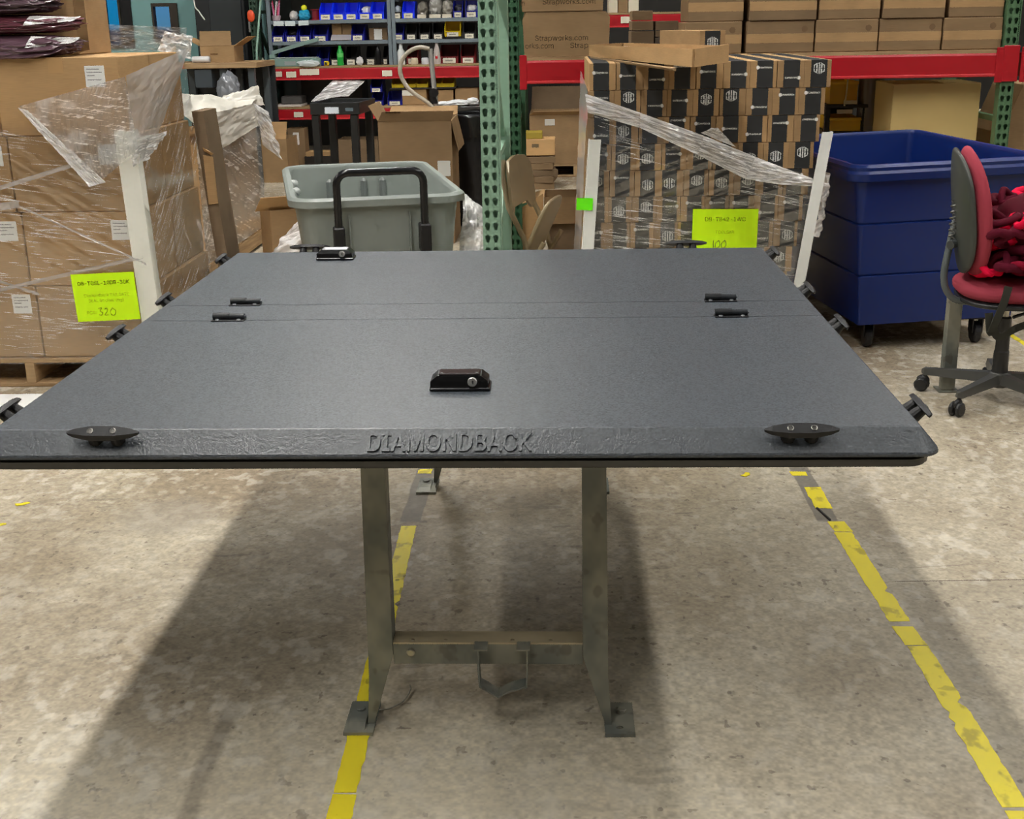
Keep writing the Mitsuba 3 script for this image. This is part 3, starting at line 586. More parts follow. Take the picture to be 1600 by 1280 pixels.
# plastic sheeting and carton scraps beside the tub
m, uv = sheet((-1.62, 4.9, .02), (-1.10, 4.55, .03), (-1.02, 4.75, .50), (-1.35, 5.0, .34), 50, 50, .06, 4, 4, 41, bulge=.08)
solo('plastic_sheeting', 'crumpled clear plastic sheeting on the floor left of the grey tub truck', 'plastic wrap', m, 'film_bunched', uv=uv, smooth=True)
m, uv = sheet((-.28, 3.45, .30), (-.135, 3.5, .30), (-.14, 3.6, .60), (-.25, 3.62, .69), 40, 40, .05, 4, 4, 42, bulge=.05)
kk = solo('plastic_sheeting', 'crumpled clear plastic bag between the grey tub truck and the green post', 'plastic wrap', m, 'film_bunched', uv=uv, smooth=True)
m, uv = sheet((-.28, 3.5, .0), (-.15, 3.55, .0), (-.14, 3.6, .45), (-.27, 3.6, .45), 30, 40, .05, 4, 4, 43, bulge=.05); part(kk, 'lower_folds', m, 'film_bunched', uv=uv, smooth=True)
solo('carton_scrap', 'brown carton flap lying on the floor left of the grey tub truck', 'cardboard', trimesh.Trimesh(np.array([(-1.95, 6.9, .003), (-1.45, 6.8, .003), (-1.5, 7.5, .02), (-2.0, 7.5, .02), (-1.95, 6.9, .012), (-1.45, 6.8, .012)])).convex_hull, 'cardboard', tone=.3)
k = thing('carton', 'small torn open carton beside the left end of the grey tub truck', 'box')
put(k, mv(open_carton(.34, .30, .40), (-1.42, 5.32, .0), rz=25), 'cardboard', tone=.5)
part(k, 'carton_flap', flap((-1.60, 5.12, .40), (-1.30, 5.26, .40), (.06, -.10, .09)), 'cardboard', tone=0)

def atz(px, py, z):
    """The point at height z seen at a pixel of the photograph."""
    d = _r * ((px - 800) / FOCAL) + _d * ((py - 640) / FOCAL) + _f
    return EYE + d * ((z - EYE[2]) / d[2])

# ------------------------------------------------------------------ green pallet rack frames
GREEN, RED = (128, 160, 138), (168, 18, 30)
def teardrop(cx, cz):
    a = np.linspace(-.25 * math.pi, 1.25 * math.pi, 9)
    return Polygon([(cx + .0115 * math.cos(t), cz + .0115 * math.sin(t)) for t in a] + [(cx - .0055, cz - .0205), (cx + .0055, cz - .0205)])
def post(parent, x0, y0, w, d, z1, zoff=.03, zh0=.0, front=1, col=GREEN):
    plate = sbox(x0, .006, x0 + w, z1); hs = []
    n0 = max(1, int(zh0 / .0508))
    for i in range(n0, int((z1 - .06) / .0508)):
        for s in (-1, 1): hs.append(teardrop(x0 + w * .47 + s * w * .215, zoff + i * .0508))
    from shapely import union_all
    plate = plate.difference(union_all(hs))
    fm = upright_prism(plate, y0 if front else y0 + d - .003, .003)
    sides = [bx(x0, x0 + .003, y0, y0 + d, .006, z1, .0008), bx(x0 + w - .003, x0 + w, y0, y0 + d, .006, z1, .0008)]
    yb = y0 + d - .003 if front else y0
    sides += [plain(x0, x0 + w, yb, yb + .003, .006, z1)]
    part(parent, 'post', cat(fm, *sides), 'satin', col)
    part(parent, 'base_plate', bx(x0 - .02, x0 + w + .02, y0 - .015, y0 + d + .015, 0.0, .008, .002), 'satin', col)
def rack_frame(label, x0, y0, w, depth, z1, col=GREEN, zh0=0.0, zoff=.03):
    k = thing('rack_frame', label, 'rack frame'); d = .066
    post(k, x0, y0, w, d, z1, zoff, zh0, col=col); post(k, x0, y0 + depth - d, w, d, z1, zoff, zh0, front=0, col=col)
    xm = x0 + w / 2; ya, yb = y0 + d, y0 + depth - d; z = .16; up = True
    while z < z1 - .7:
        part(k, 'brace', plain(xm - .018, xm + .018, ya, yb, z, z + .03), 'satin', col)
        p = [(ya, z + .05), (ya, z + .09), (yb, z + .66), (yb, z + .62)] if up else [(yb, z + .05), (yb, z + .09), (ya, z + .66), (ya, z + .62)]
        part(k, 'diagonal_brace', side_prism(Polygon(p), xm - .016, .03), 'satin', col); z += .70; up = not up
    return k
rack_frame('green steel rack frame with teardrop holes standing just behind the table', -.1235, 2.99, .0775, 1.08, 3.2, zoff=.0285)
rack_frame('green rack frame behind the nearest one, at the left end of the right red beam', -.098, 4.96, .076, 1.07, 3.2, (48, 84, 58))
rack_frame('green rack frame at the right picture edge behind the blue bin', 2.600, 4.96, .076, 1.07, 3.2, (78, 110, 78))
FY = 10.3
def FX(px): return at(px, 100, FY)[0]
def FZ(px, py): return at(px, py, FY)[2]
rack_frame('narrow green rack frame far back, seen just right of the nearest green post', FX(808), FY, .078, 1.0, 3.0, (84, 116, 88), .2)
rack_frame('green rack frame far back at the left end of the red shelf beams', FX(396), FY, .078, 1.0, 3.0, (46, 70, 56), .2)

def beam(label, x0, x1, y, z, h=.125, d=.045):
    k = thing('rack_beam', label, 'rack beam')
    put(k, side_prism([(y, z), (y, z + h - .012), (y + .006, z + h), (y + d, z + h), (y + d, z)], x0, x1 - x0), 'satin', RED)
    part(k, 'lower_lip', bx(x0, x1, y - .004, y + .004, z + .002, z + .016, .002), 'satin', (200, 52, 56))
    for x in (x0 - .004, x1 - .036): part(k, 'end_connector', bx(x, x + .04, y - .006, y - .001, z - .03, z + h + .03, .002), 'satin', RED)
    return k
beam('red rack beam with cartons stacked above it, behind the right pallet', -.02, 2.598, 4.953, 1.106)
kk = beam('red rack beam running out of the right picture edge beyond the green frame', 2.70, 4.6, 4.953, 1.106)
part(kk, 'connector_plate', bx(2.598, 2.684, 4.944, 4.952, 1.08, 1.27, .003), 'satin', RED)
zU, zL = FZ(560, 124), FZ(560, 186)
ku = beam('upper red rack beam far left carrying the shelf of blue bins', FX(399), FX(806), FY, zU, .112)
kl = beam('lower red rack beam far left behind the black table cart', FX(399), FX(806), FY, zL, .104)
kr = beam('short length of red rack beam in the gap above the opened carton lid', FX(822), FX(1075), FY, FZ(970, 43), .118)
CARD = (222, 216, 198)
def tag(parent, pxs, y=None, name='paper_tag', Y=FY, h=None):
    for (a, b_, c, d) in pxs:
        p, q = at(a, c, Y - .006), at(b_, d, Y - .006); part(parent, name, plain(p[0], q[0], Y - .0075, Y - .005, min(p[2], q[2]), max(p[2], q[2])), col=CARD)
tag(ku, [(405, 421, 111, 120), (425, 441, 112, 120), (447, 463, 112, 121), (468, 499, 108, 117), (597, 613, 110, 119)])
tag(kl, [(425, 435, 176, 184), (459, 474, 175, 183)]); tag(kr, [(970, 986, 26, 36)])
DECKC = (150, 122, 88)
def deck(label, x0, x1, y0, y1, z):
    k = thing('shelf_deck', label, 'shelf deck'); n = 8
    for i in range(n): part(k, 'deck_plank', plain(x0, x1, y0 + (y1 - y0) * i / n, y0 + (y1 - y0) * (i + .93) / n, z, z + .018), 'wood'); 
    return k
zUd, zLd, zRd = zU + .112, zL + .104, 1.231
deck('wooden plank deck on the upper red beam far left', FX(406), FX(804), FY + .0, FY + .95, zUd)
deck('wooden plank deck on the lower red beam far left', FX(406), FX(804), FY + .0, FY + .95, zLd)
deck('wooden plank deck on the right red beam under the stacked cartons', -.01, 2.59, 4.96, 5.98, zRd)
deck('wooden plank deck on the short far red beam above the opened carton lid', FX(824), FX(1075), FY, FY + .9, FZ(970, 43) + .118)

# ------------------------------------------------------------------ cartons on the right rack
zc0 = zRd + .018
xs = [.80, 1.2134, 1.5880, 1.9303, 2.2748, 2.5960]
xs[0] = .885
ringp = Polygon([(.0165 * math.cos(t), .0165 * math.sin(t)) for t in np.linspace(0, 2 * math.pi, 20)[:-1]])
for r in range(2):
    for c in range(5):
        x0, x1 = xs[c] + (.004 if c else 0), xs[c + 1] - .004
        if r: x0 += .012; x1 += .006 if c < 4 else 0
        if r and c == 4: x0 += .01
        if c == 0: x1 -= .018
        z0, z1 = zc0 + .001 + r * .1685, zc0 + (r + 1) * .1685
        k = thing('shelf_carton', f'tan carton, {["leftmost", "second", "third", "fourth", "fifth"][c]} from left in the {["lower", "upper"][r]} row on the right rack shelf', 'box', 'tan cartons on the right rack')
        put(k, bx(x0, x1, 4.985 + .01 * ((c + r) % 2), 5.42, z0, z1, .004), 'cardboard', tone=[.72, .8, .68, .76, .70][c] + .08 * r)
        y = 4.985 + .01 * ((c + r) % 2); zt = z1 - .045
        part(k, 'round_print', upright_prism(affinity.translate(ringp, x1 - .052, zt), y - .0008, .001), 'print', (116, 92, 68))
        part(k, 'faint_print', cat(*[plain(x0 + .04, x0 + .10, y - .0008, y, zt - .012 + i * .009, zt - .008 + i * .009) for i in range(3)], ), 'print', (136, 110, 82)); part(k, 'faint_print', plain(x0 + .16, x0 + .21, y - .0008, y, zt - .006, zt + .002), 'print', (136, 110, 82))
        part(k, 'box_tape', plain(x0 + .001, x1 - .001, y - .0006, y, z0 + .052, z0 + .100), 'cardboard', tone=.12)
def strap_box(label, x0, x1, z0, z1, y, rows):
    k = thing('lettered_carton', label, 'box'); sl = .03
    put(k, trimesh.Trimesh(np.array([(x0 + .01, y, z0), (x1, y, z0), (x1 + .006, y, z1 - .03), (x1 - sl, y, z1), (x0 + .02, y, z1), (x0, y, z1 - .04)] + [(x0 + .01, y + .42, z0), (x1, y + .42, z0), (x1, y + .42, z1), (x0, y + .42, z1)])).convex_hull, 'cardboard', tone=.62)
    for (txt, xa, z, wd) in rows:
        m = meshkit.text_mesh(txt, .028, .0006); b = m.bounds; m.vertices = (m.vertices - [b[0][0], 0, 0]) * [wd / (b[1][0] - b[0][0]), 1, 1]
        part(k, 'printed_lettering', mv(m, (xa, y - .0002, z), rx=90), 'print', (72, 54, 40))
strap_box('brown carton lettered Strapworks.com above the red beam right of the green post', at(817, 90, 4.98)[0], at(951, 90, 4.98)[0], zc0 + .001, at(880, 18, 4.98)[2], 4.98,
    [('Strapworks.com', at(836, 64, 4.98)[0], at(836, 64, 4.98)[2], .290), ('orks.com', at(821, 76, 4.98)[0], at(821, 76, 4.98)[2], .155), ('Strap', at(891, 75, 4.98)[0], at(891, 75, 4.98)[2], .098)])
strap_box('upper brown Strapworks.com carton at the top picture edge', at(813, 10, 4.98)[0], at(942, 10, 4.98)[0], at(880, 18, 4.98)[2] + .002, at(880, -60, 4.98)[2], 4.975,
    [('Strapworks.com', at(848, 7, 4.975)[0], at(848, 7, 4.975)[2], .286), ('om', at(809, 9, 4.975)[0], at(809, 9, 4.975)[2], .038)])

# ------------------------------------------------------------------ right pallet of black banded cartons
k = thing('wooden_pallet', 'wooden pallet under the stack of black banded cartons', 'pallet')
for i in range(7): part(k, 'deck_board', bx(.27, 1.20, 3.15 + .16 * i, 3.24 + .16 * i, .160, .180, .002), 'wood')
for x in (.28, .70, 1.13): part(k, 'stringer', bx(x, x + .06, 3.15, 4.20, .020, .160, .002), 'wood')
for y in (3.15, 3.63, 4.11): part(k, 'bottom_board', bx(.27, 1.20, y, y + .09, .001, .020, .002), 'wood')
BH, PY0, BD = .1085, 3.15, 1.06
body = mikit.ply(bx(-.5, .5, 0, BD, 0, BH - .0012, .0016), 'cardboard', uv=None)
bm = bx(-.5, .5, 0, BD, 0, BH - .0012, .0016)
bodies = [mikit.ply(bm, 'cardboard', uv=np.tile([t, 0.], (len(bm.vertices), 1))) for t in (.12, .30, .48)]
band_m = cat(plain(-.30, .30, -.0009, .0004, .001, BH - .0007), plain(-.30, .30, .0004, BD * .995, BH - .0014, BH - .0007)); band = [mikit.ply(band_m, 'paint', color=np.tile(lin(c), (len(band_m.vertices), 1))) for c in ((36, 37, 38), (42, 43, 44))]
tm = meshkit.text_mesh('DIAMONDBACK', .0052, .0004, bold=True); b = tm.bounds; tm.vertices = (tm.vertices - [(b[0][0] + b[1][0]) / 2, 0, 0]) * [.040 / (b[1][0] - b[0][0]), 1, 1]
hexa = lambda r: Polygon([(r * math.sin(t), r * math.cos(t)) for t in np.linspace(0, 2 * math.pi, 7)[:-1]])
wm = cat(tm, mv(prism(hexa(.0062), .0004), (-.027, .0026, 0)))
wm.vertices = wm.vertices * [1.22, 1.3, 1]; wm = mv(wm, (.003, -.0009, 0), rx=90)
em = hexa(.0255).difference(hexa(.0212)).difference(sbox(-.0055, -.03, .0055, .03))
for xx in (-.0095, .0095): em = em.union(sbox(xx - .0035, -.0150, xx + .0035, .0150))
em = em.union(sbox(-.0025, -.0225, .0025, .0225)).difference(sbox(-.03, -.0012, -.0075, .0012)).difference(sbox(.0075, -.0012, .03, .0012))
emm = cat(*[prism(g, .0004) for g in getattr(em, 'geoms', [em])]); emm = mv(emm, (0, -.0009, 0), rx=90)
wmark = mikit.ply(wm, 'print', color=np.tile(lin((226, 226, 222)), (len(wm.vertices), 1)))
emblem = mikit.ply(emm, 'print', color=np.tile(lin((196, 198, 196)), (len(emm.vertices), 1)))
rr = np.random.default_rng(12)
NROW, NCOL = 10, 9
MARKS = {(0, 0): 'w.62', (0, 1): 'w.5', (0, 2): 'W.36', (0, 3): 'w.8', (0, 4): 'w.6', (0, 5): 'W.5', (0, 6): 'w.72', (0, 7): 'W.35', (0, 8): 'e.70', (1, 1): 'e.80', (1, 2): 'W.4', (1, 3): 'W.58', (1, 4): 'e.62', (1, 5): 'e.75', (1, 6): 'w.28', (1, 7): 'w.72', (1, 8): 'w.78',
         (2, 3): 'W.85', (2, 4): 'w.7', (2, 5): 'w.5', (2, 6): 'w.28', (2, 7): 'W.7', (2, 8): 'W.82', (3, 6): 'e.42', (3, 7): 'e.48', (3, 8): 'e.62', (4, 8): 'W.75'}
for r in range(NROW):
    z0 = 1.268 - BH * (r + 1); s = (1.268 - (z0 + BH / 2)) / .75
    xl, p = .319 - .030 * s, .1096 - .0098 * s
    for c in range(NCOL):
        key = thing('banded_carton', f'black banded kraft carton, {ORD[c + 1]} from left in the {ORD[r + 1] if r else "top"} row on right pallet', 'box', 'black banded cartons on the right pallet')
        x = xl + p * (c + .5) + rr.normal(0, .0008); y = PY0 + rr.uniform(0, .008); w = p - .0016
        scene[key] = {**bodies[int(rr.integers(3))], 'to_world': T().translate([x, y, z0 + .0005]).scale([w, 1, 1])}
        off = rr.uniform(-.08, .08)
        scene[key + '__black_band'] = {**band[int(rr.integers(2))], 'to_world': T().translate([x + off * p, y, z0 + .0005]).scale([w, 1, 1])}
        mk = MARKS.get((r, c)) or str(rr.choice(['w.7', 'W.4', 'e.5', 'e.6', 'w.3', 'e.45', 'W.6']))
        fz = float(mk[1:]); src, nm = (emblem, 'emblem') if mk[0] == 'e' else (wmark, 'wordmark')
        if mk[0] == 'e': fz = min(max(fz, .26), .74)
        tw = T().translate([x + off * p, y - .0003, z0 + fz * BH])
        if mk[0] == 'W': tw = tw @ T().translate([0, 0, .005]).rotate([0, 1, 0], 180)
        scene[f'{key}__{nm}'] = {**src, 'to_world': tw}
# opened lid on top, and one more carton lying behind it
kk = thing('cardboard_tray', 'opened tan cardboard tray lid lying askew on top of the black banded cartons', 'cardboard')
A, B_, D_ = atz(922, 88, 1.275), atz(1083, 105, 1.275), atz(1136, 97, 1.275)
C_ = A + (D_ - B_)
up = np.array([0, 0, .062])
def wallq(p, q, h0, h1, t=.006, lean=(0, 0, 0)):
    n = np.cross(q - p, [0, 0, 1]); n = n / np.linalg.norm(n) * t; P = [p, q, q + [0, 0, h1] + np.array(lean), p + [0, 0, h0] + np.array(lean)]
    return trimesh.Trimesh(np.array(P + [a + n for a in P])).convex_hull
put(kk, trimesh.Trimesh(np.array([P + [0, 0, dz] for P in (A, B_, D_, C_) for dz in (0, .005)])).convex_hull, 'cardboard', tone=.1)
part(kk, 'long_side', wallq(A, B_, .052, .060, .005, (0, -.012, 0)), 'cardboard', tone=0)
part(kk, 'short_side', wallq(B_, D_, .060, .066), 'cardboard', tone=.02)
part(kk, 'long_side', wallq(D_, C_, .060, .05), 'cardboard', tone=.2)
part(kk, 'short_side', wallq(C_, A, .05, .052), 'cardboard', tone=.3)
fr = lambda t, dz: A + (B_ - A) * t + np.array([-.001, -.013 * dz / .055 - .0035, dz])
part(kk, 'clear_tape', trimesh.Trimesh(np.array([fr(.40, .056), fr(.46, .056), fr(.455, .004), fr(.395, .006)] + [fr(.43, .03) - [0, .003, 0]])).convex_hull, 'wet_plastic', (222, 214, 218))
for t in (.22, .66): part(kk, 'torn_notch', trimesh.Trimesh(np.array([fr(t, .004), fr(t + .05, .004), fr(t + .04, .014), fr(t + .03, .012)] + [fr(t + .03, .008) - [0, .002, 0]])).convex_hull, col=(40, 30, 22))
part(kk, 'folded_flap', trimesh.Trimesh(np.array([A - [0.0, .02, .0], B_ - [.06, .02, 0], B_ - [.06, .018, .012], A - [0, .018, .012], A - [-.02, -.01, .003], B_ - [.08, -.01, .003]])).convex_hull, 'cardboard', tone=.7)
q = at(1113, 75, 3.95); k = thing('banded_carton', 'single black banded carton lying loose on top behind the opened lid', 'box')
tw0 = T().translate([q[0], 3.95, 1.2695]).rotate([0, 0, 1], 14)
scene[k] = {**bodies[1], 'to_world': tw0 @ T().scale([.125, .55, 1.05])}; scene[k + '__black_band'] = {**band[0], 'to_world': tw0 @ T().scale([.125, 1, 1.03])}; scene[k + '__emblem'] = {**emblem, 'to_world': tw0 @ T().translate([0, -.0004, .058]).scale([1.15, 1, 1.15])}
# corner boards, film, signs
k = thing('corner_board', 'white cardboard corner board on the left edge of the black banded cartons', 'corner board')
lean_L(k, .318, .268, 3.104, .184, .968, -.047, .05, 1, (228, 230, 224))
k = thing('corner_board', 'white cardboard corner board on the right edge of the black banded cartons', 'corner board')
lean_L(k, 1.309, 1.205, 3.104, .184, .985, .045, .05, 1, (228, 230, 226))
W2_ = thing('stretch_wrap', 'clear stretch film wrapped round the lower black banded cartons', 'plastic wrap')
m, uv = sheet((.262, 3.126, .12), (1.205, 3.126, .12), (1.290, 3.126, .785), (.314, 3.126, 1.125), 150, 150, .0022, 7, 50, 51, skew=-5); part(W2_, 'front_film', m, 'film_clear', smooth=True); streaks(W2_, (.262, 3.126, .14), (1.205, 3.126, .14), (1.290, 3.126, .785), (.314, 3.126, 1.125), 700, 7, .04)
m, uv = sheet((.262, 3.126, .12), (.258, 4.22, .12), (.300, 4.22, 1.20), (.312, 3.126, 1.16), 40, 60, .006, 6, 20, 52); part(W2_, 'side_film', m, 'film_haze', smooth=True)
pa, pb = [at(x, y, 3.118) for x, y in ((914, 146), (1000, 176), (1100, 212), (1180, 245), (1250, 272), (1296, 288))], [at(x, y, 3.118) for x, y in ((918, 176), (1000, 200), (1090, 242), (1165, 280), (1215, 288), (1290, 292))]
for i in range(5):
    m, uv = sheet(pb[i], pb[i + 1], pa[i + 1], pa[i], 34, 30, .010, 5, 7, 53 + i, bulge=.006); part(W2_, 'bunched_edge', m, 'film_bunched', uv=uv, smooth=True)
m, uv = sheet(at(1095, 208, 3.115), at(1150, 230, 3.115), at(1122, 200, 3.108), at(1112, 200, 3.108), 16, 12, .008, 3, 4, 59); part(W2_, 'film_tuft', m, 'film_bunched', uv=uv, smooth=True)
m, uv = sheet((1.262, 3.15, .55), (1.32, 3.3, .52), (1.34, 3.3, .80), (1.305, 3.15, .80), 26, 40, .03, 4, 6, 60); part(W2_, 'loose_end', m, 'film_bunched', uv=uv, smooth=True)
p = at(1083, 327, 3.108)
k = neon_sheet('neon_sheet', 'neon yellow sheet lettered DB-TB42-1WC on the black banded cartons', p[0], 3.112, p[2], .272, .205, 0, [('DB-TB42-1WC', .5, .205, .0165, .168, False, INK), ('TOOLBAR', .5, .47, .0125, .078, False, FADE)], tilt=-.6)
part(k, 'handwriting', pen([[(.1, 1), (.12, .0)], [(.8, 1), (.4, .6), (.5, 0), (.95, .3), (.9, .9), (.7, 1)], [(1.6, 1), (1.2, .6), (1.3, 0), (1.75, .3), (1.7, .9), (1.5, 1)]], p[0] + .085, 3.1105, p[2] - .165, .032), 'print', (84, 90, 60))
p = at(901, 309, 3.105)
solo('neon_sticker', 'small bright green sticker at the left edge of the black banded cartons', 'sticker', mv(plain(0, .068, -.001, .001, -.05, 0), (p[0], 3.098, p[2]), ry=2), col=(110, 255, 20))

# ------------------------------------------------------------------ blue bin truck
k = thing('bin_truck', 'large blue plastic bin truck on casters right of the pallet', 'bin')
def BR(dx, z, r=.05): return np.hstack([rounded_rect_ring(.41 + dx, .68 + dx, max(r + dx, .012)), np.full((24, 1), z)])
zs = [(-.055, .125), (-.045, .30), (-.041, .345), (-.048, .350), (-.041, .357), (-.026, .545), (-.022, .575), (-.029, .580), (-.022, .587), (-.006, .74), (-.004, .762), (.012, .766), (.030, .770), (.034, .800), (.024, .812), (.026, .826), (.014, .838), (-.004, .838), (-.016, .82), (-.066, .17)]
BT = (1.79, 3.985); BRZ = 7.5
m = loft([BR(a, z) for a, z in zs], cap_last=True, cap_first=True); m = mv(m, (0, 0, 0), ry=-1.4); m = mv(m, (*BT, .005), rz=BRZ)
put(k, m, 'satin', (8, 36, 100), smooth=35)
c, s = math.cos(math.radians(BRZ)), math.sin(math.radians(BRZ))
for a, b in ((-.28, -.54), (.23, -.54), (-.28, .5), (.27, .5)): caster(k, BT[0] + a * c - b * s, BT[1] + a * s + b * c, .05)
m = bx(-.33, .33, -.56, .56, .112, .135, .005); part(k, 'base_board', mv(m, (*BT, 0), rz=BRZ), 'satin', (24, 26, 32))

# ------------------------------------------------------------------ office chair with the red strap pile, steel post
H = np.array([1.885, 2.575, 0])
k = thing('office_chair', 'worn red upholstered swivel office chair at the right picture edge', 'chair')
m = superellipsoid(.042, .215, .235, 2.5, 4); v = m.vertices.copy(); v[:, 0] += .05 * (v[:, 1] / .215) ** 2 - .03 * (v[:, 2] / .235); m.vertices = v
put(k, mv(m, (1.722, 2.60, .735), rz=-14), 'cloth', (150, 58, 70), smooth=True)
m = superellipsoid(.022, .205, .228, 2.8, 4); v = m.vertices.copy(); v[:, 0] += .05 * (v[:, 1] / .215) ** 2 - .03 * (v[:, 2] / .235); m.vertices = v
part(k, 'back_shell', mv(m, (1.682, 2.612, .735), rz=-14), 'satin', (58, 62, 58), smooth=True, label='dark plastic shell behind the backrest')
part(k, 'seat', mv(superellipsoid(.235, .225, .042, 2.8, 4), (1.925, 2.575, .452), rz=-8), 'cloth', (142, 56, 68), smooth=True)
part(k, 'seat_pan', mv(superellipsoid(.225, .215, .022, 3, 3), (1.925, 2.575, .412), rz=-8), 'satin', (34, 36, 38), smooth=True)
part(k, 'back_bracket', tube(smooth_path([(1.90, 2.57, .395), (1.72, 2.55, .40), (1.655, 2.545, .43), (1.632, 2.55, .50), (1.650, 2.57, .62), (1.668, 2.59, .70)], 8), .013, 10), 'satin', (84, 90, 90), smooth=True)
part(k, 'knob', cyl((1.635, 2.52, .62), (1.665, 2.55, .625), .016), 'satin', (60, 64, 64))
part(k, 'adjuster_spring', tube([(1.645 + .011 * math.cos(t), 2.545 + .011 * math.sin(t), .64 + .0035 * t) for t in np.linspace(0, 40, 120)], .003, 5), 'metal', (150, 150, 146), smooth=True)
part(k, 'gas_column', lathe([(0, .085), (.030, .085), (.028, .20), (.0255, .203), (.024, .33), (.020, .335), (0, .335)], 20, H), 'satin', (34, 35, 36), smooth=30)
part(k, 'piston', cyl(H + [0, 0, .33], H + [0, 0, .41], .0125), 'metal', (190, 184, 170), smooth=30)
part(k, 'lever', tube(smooth_path([H + [.02, -.02, .40], H + [.06, -.10, .385], H + [-.03, -.16, .37]], 6), .006, 8), 'satin', (24, 24, 26), smooth=True)
for i in range(5):
    a = math.radians(150 + 72 * i); u = np.array([math.cos(a), math.sin(a), 0]); n = np.array([-u[1], u[0], 0])
    P = []
    for d_, hw, z0, z1 in ((.02, .026, .075, .115), (.28, .016, .070, .096)):
        for sg in (-1, 1): P += [H + u * d_ + n * hw * sg + [0, 0, z0], H + u * d_ + n * hw * .7 * sg + [0, 0, z1]]
    P += [H + u * .292 + [0, 0, .074], H + u * .292 + [0, 0, .090]]
    arm = part(k, 'base_arm', trimesh.Trimesh(np.array(P)).convex_hull, 'satin', (70, 70, 66))
    w = H + u * .275; part(k, 'caster', cat(*[mv(lathe([(0, -.009), (.022, -.009), (.0275, -.004), (.0275, .004), (.022, .009), (0, .009)], 16), w + n * sg * .014 + u * .012 + [0, 0, .0275], rz=math.degrees(a) + 90, rx=0, ry=90) for sg in (-1, 1)], cyl(w + [0, 0, .03], w + [0, 0, .075], .008), mv(superellipsoid(.026, .012, .022, 2, 2), w + u * .008 + [0, 0, .045], rz=math.degrees(a))), 'satin', (30, 30, 31))
part(k, 'base_hub', lathe([(0, .06), (.040, .062), (.042, .11), (.034, .118), (0, .118)], 18, H), 'satin', (66, 66, 62), smooth=30)
# straps hanging round the seat
def ribbon(pts, w, t=.002, up=(0, 0, 1)):
    p = smooth_path(pts, 8); tg = np.gradient(p, axis=0); tg /= np.linalg.norm(tg, axis=1, keepdims=True); wv = np.cross(tg, up); wv /= np.linalg.norm(wv, axis=1, keepdims=True) + 1e-9
    nv = np.cross(wv, tg); rings = [np.array([a + b_ * w / 2 + c_ * t, a - b_ * w / 2 + c_ * t, a - b_ * w / 2 - c_ * t, a + b_ * w / 2 - c_ * t]) for a, b_, c_ in zip(p, wv, nv)]
    return loft(rings, True, True)
for pts in ([(1.80, 2.345, .50), (1.785, 2.335, .44), (1.760, 2.335, .36), (1.755, 2.35, .33), (1.745, 2.36, .40)], [(1.905, 2.33, .66), (1.90, 2.325, .55), (1.895, 2.33, .44), (1.90, 2.36, .37), (1.86, 2.40, .33), (1.79, 2.36, .31), (1.76, 2.345, .35)]):
    part(k, 'hanging_strap', ribbon(pts, .028, .002, (0, 1, .1)), 'cloth', (52, 52, 46))
# pile of red straps
rs = np.random.default_rng(5); ms = [[], [], []]
for i in range(95):
    c0 = np.array([rs.uniform(1.77, 2.16), rs.uniform(2.40, 2.74), 0]); hmax = .36 * (1 - ((c0[0] - 1.95) / .32) ** 2 * .5)
    c0[2] = .505 + rs.uniform(0.03, 1) * hmax * .8; a = rs.uniform(0, 6.28); L, Wd = rs.uniform(.05, .11), rs.uniform(.02, .05); tl = rs.uniform(-.5, .5)
    t = np.linspace(0, 2 * math.pi, 9)[:-1]; lp = np.stack([L * np.cos(t), Wd * np.sin(t) + rs.normal(0, .008, 8), .03 * np.sin(t * 2 + a) * tl + rs.normal(0, .008, 8)], 1)
    lp = mv(trimesh.Trimesh(lp, [[0, 1, 2]], process=False), c0, rz=math.degrees(a), rx=rs.uniform(-40, 40)).vertices; lp = np.vstack([lp, lp[:2]]); lp[:, 2] = np.maximum(lp[:, 2], .505)
    ms[0 if rs.random() < .55 else (1 if rs.random() < .6 else 2)].append(tube(smooth_path(lp, 4), rs.uniform(.012, .020), 7))
sk = thing('strap_pile', 'heap of bright red and dark maroon straps piled on the office chair seat', 'straps'); labels[sk]['kind'] = 'stuff'
for nm, g, col in (('dark_straps', ms[0], (84, 16, 34)), ('red_straps', ms[1], (222, 18, 62)), ('deep_red_straps', ms[2], (130, 18, 42))): put(sk + '__' + nm, cat(*g), 'cloth', col, smooth=True)
put(sk + '__lining', mv(superellipsoid(.20, .17, .145, 2.2, 3, .2, 8, 3), (1.97, 2.57, .65)), 'cloth', (70, 10, 24), smooth=True)
put(sk + '__grey_strap', cat(ribbon([(1.93, 2.38, .70), (1.925, 2.345, .66), (1.915, 2.335, .58), (1.90, 2.33, .50)], .026, .002, (0, 1, 0)), ribbon([(1.86, 2.40, .735), (1.95, 2.39, .70), (2.03, 2.40, .72)], .024, .002)), 'cloth', (70, 68, 56))
k = thing('steel_post', 'grey square steel post with a foot plate standing beside the office chair', 'post')
put(k, bx(1.708, 1.762, 2.695, 2.735, .006, .385, .004), 'worn_steel'); part(k, 'foot_plate', bx(1.695, 1.778, 2.68, 2.76, .0, .007, .002), 'worn_steel')

# ------------------------------------------------------------------ unseen upper rack levels, added to shade the shelves below
for (lb, x0, x1, y, z, nm) in (('red rack beam of the unseen level added above the tan cartons', -.02, 2.598, 4.953, 2.45, 'wooden plank deck of the unseen level added to shade the tan cartons'), ('red rack beam of the unseen level added above the shelf of blue bins', FX(399), FX(806), FY, 2.5, 'wooden plank deck of the unseen level added to shade the shelf of blue bins')):
    beam(lb, x0, x1, y, z); deck(nm, x0, x1, y, y + 1.0, z + .125)

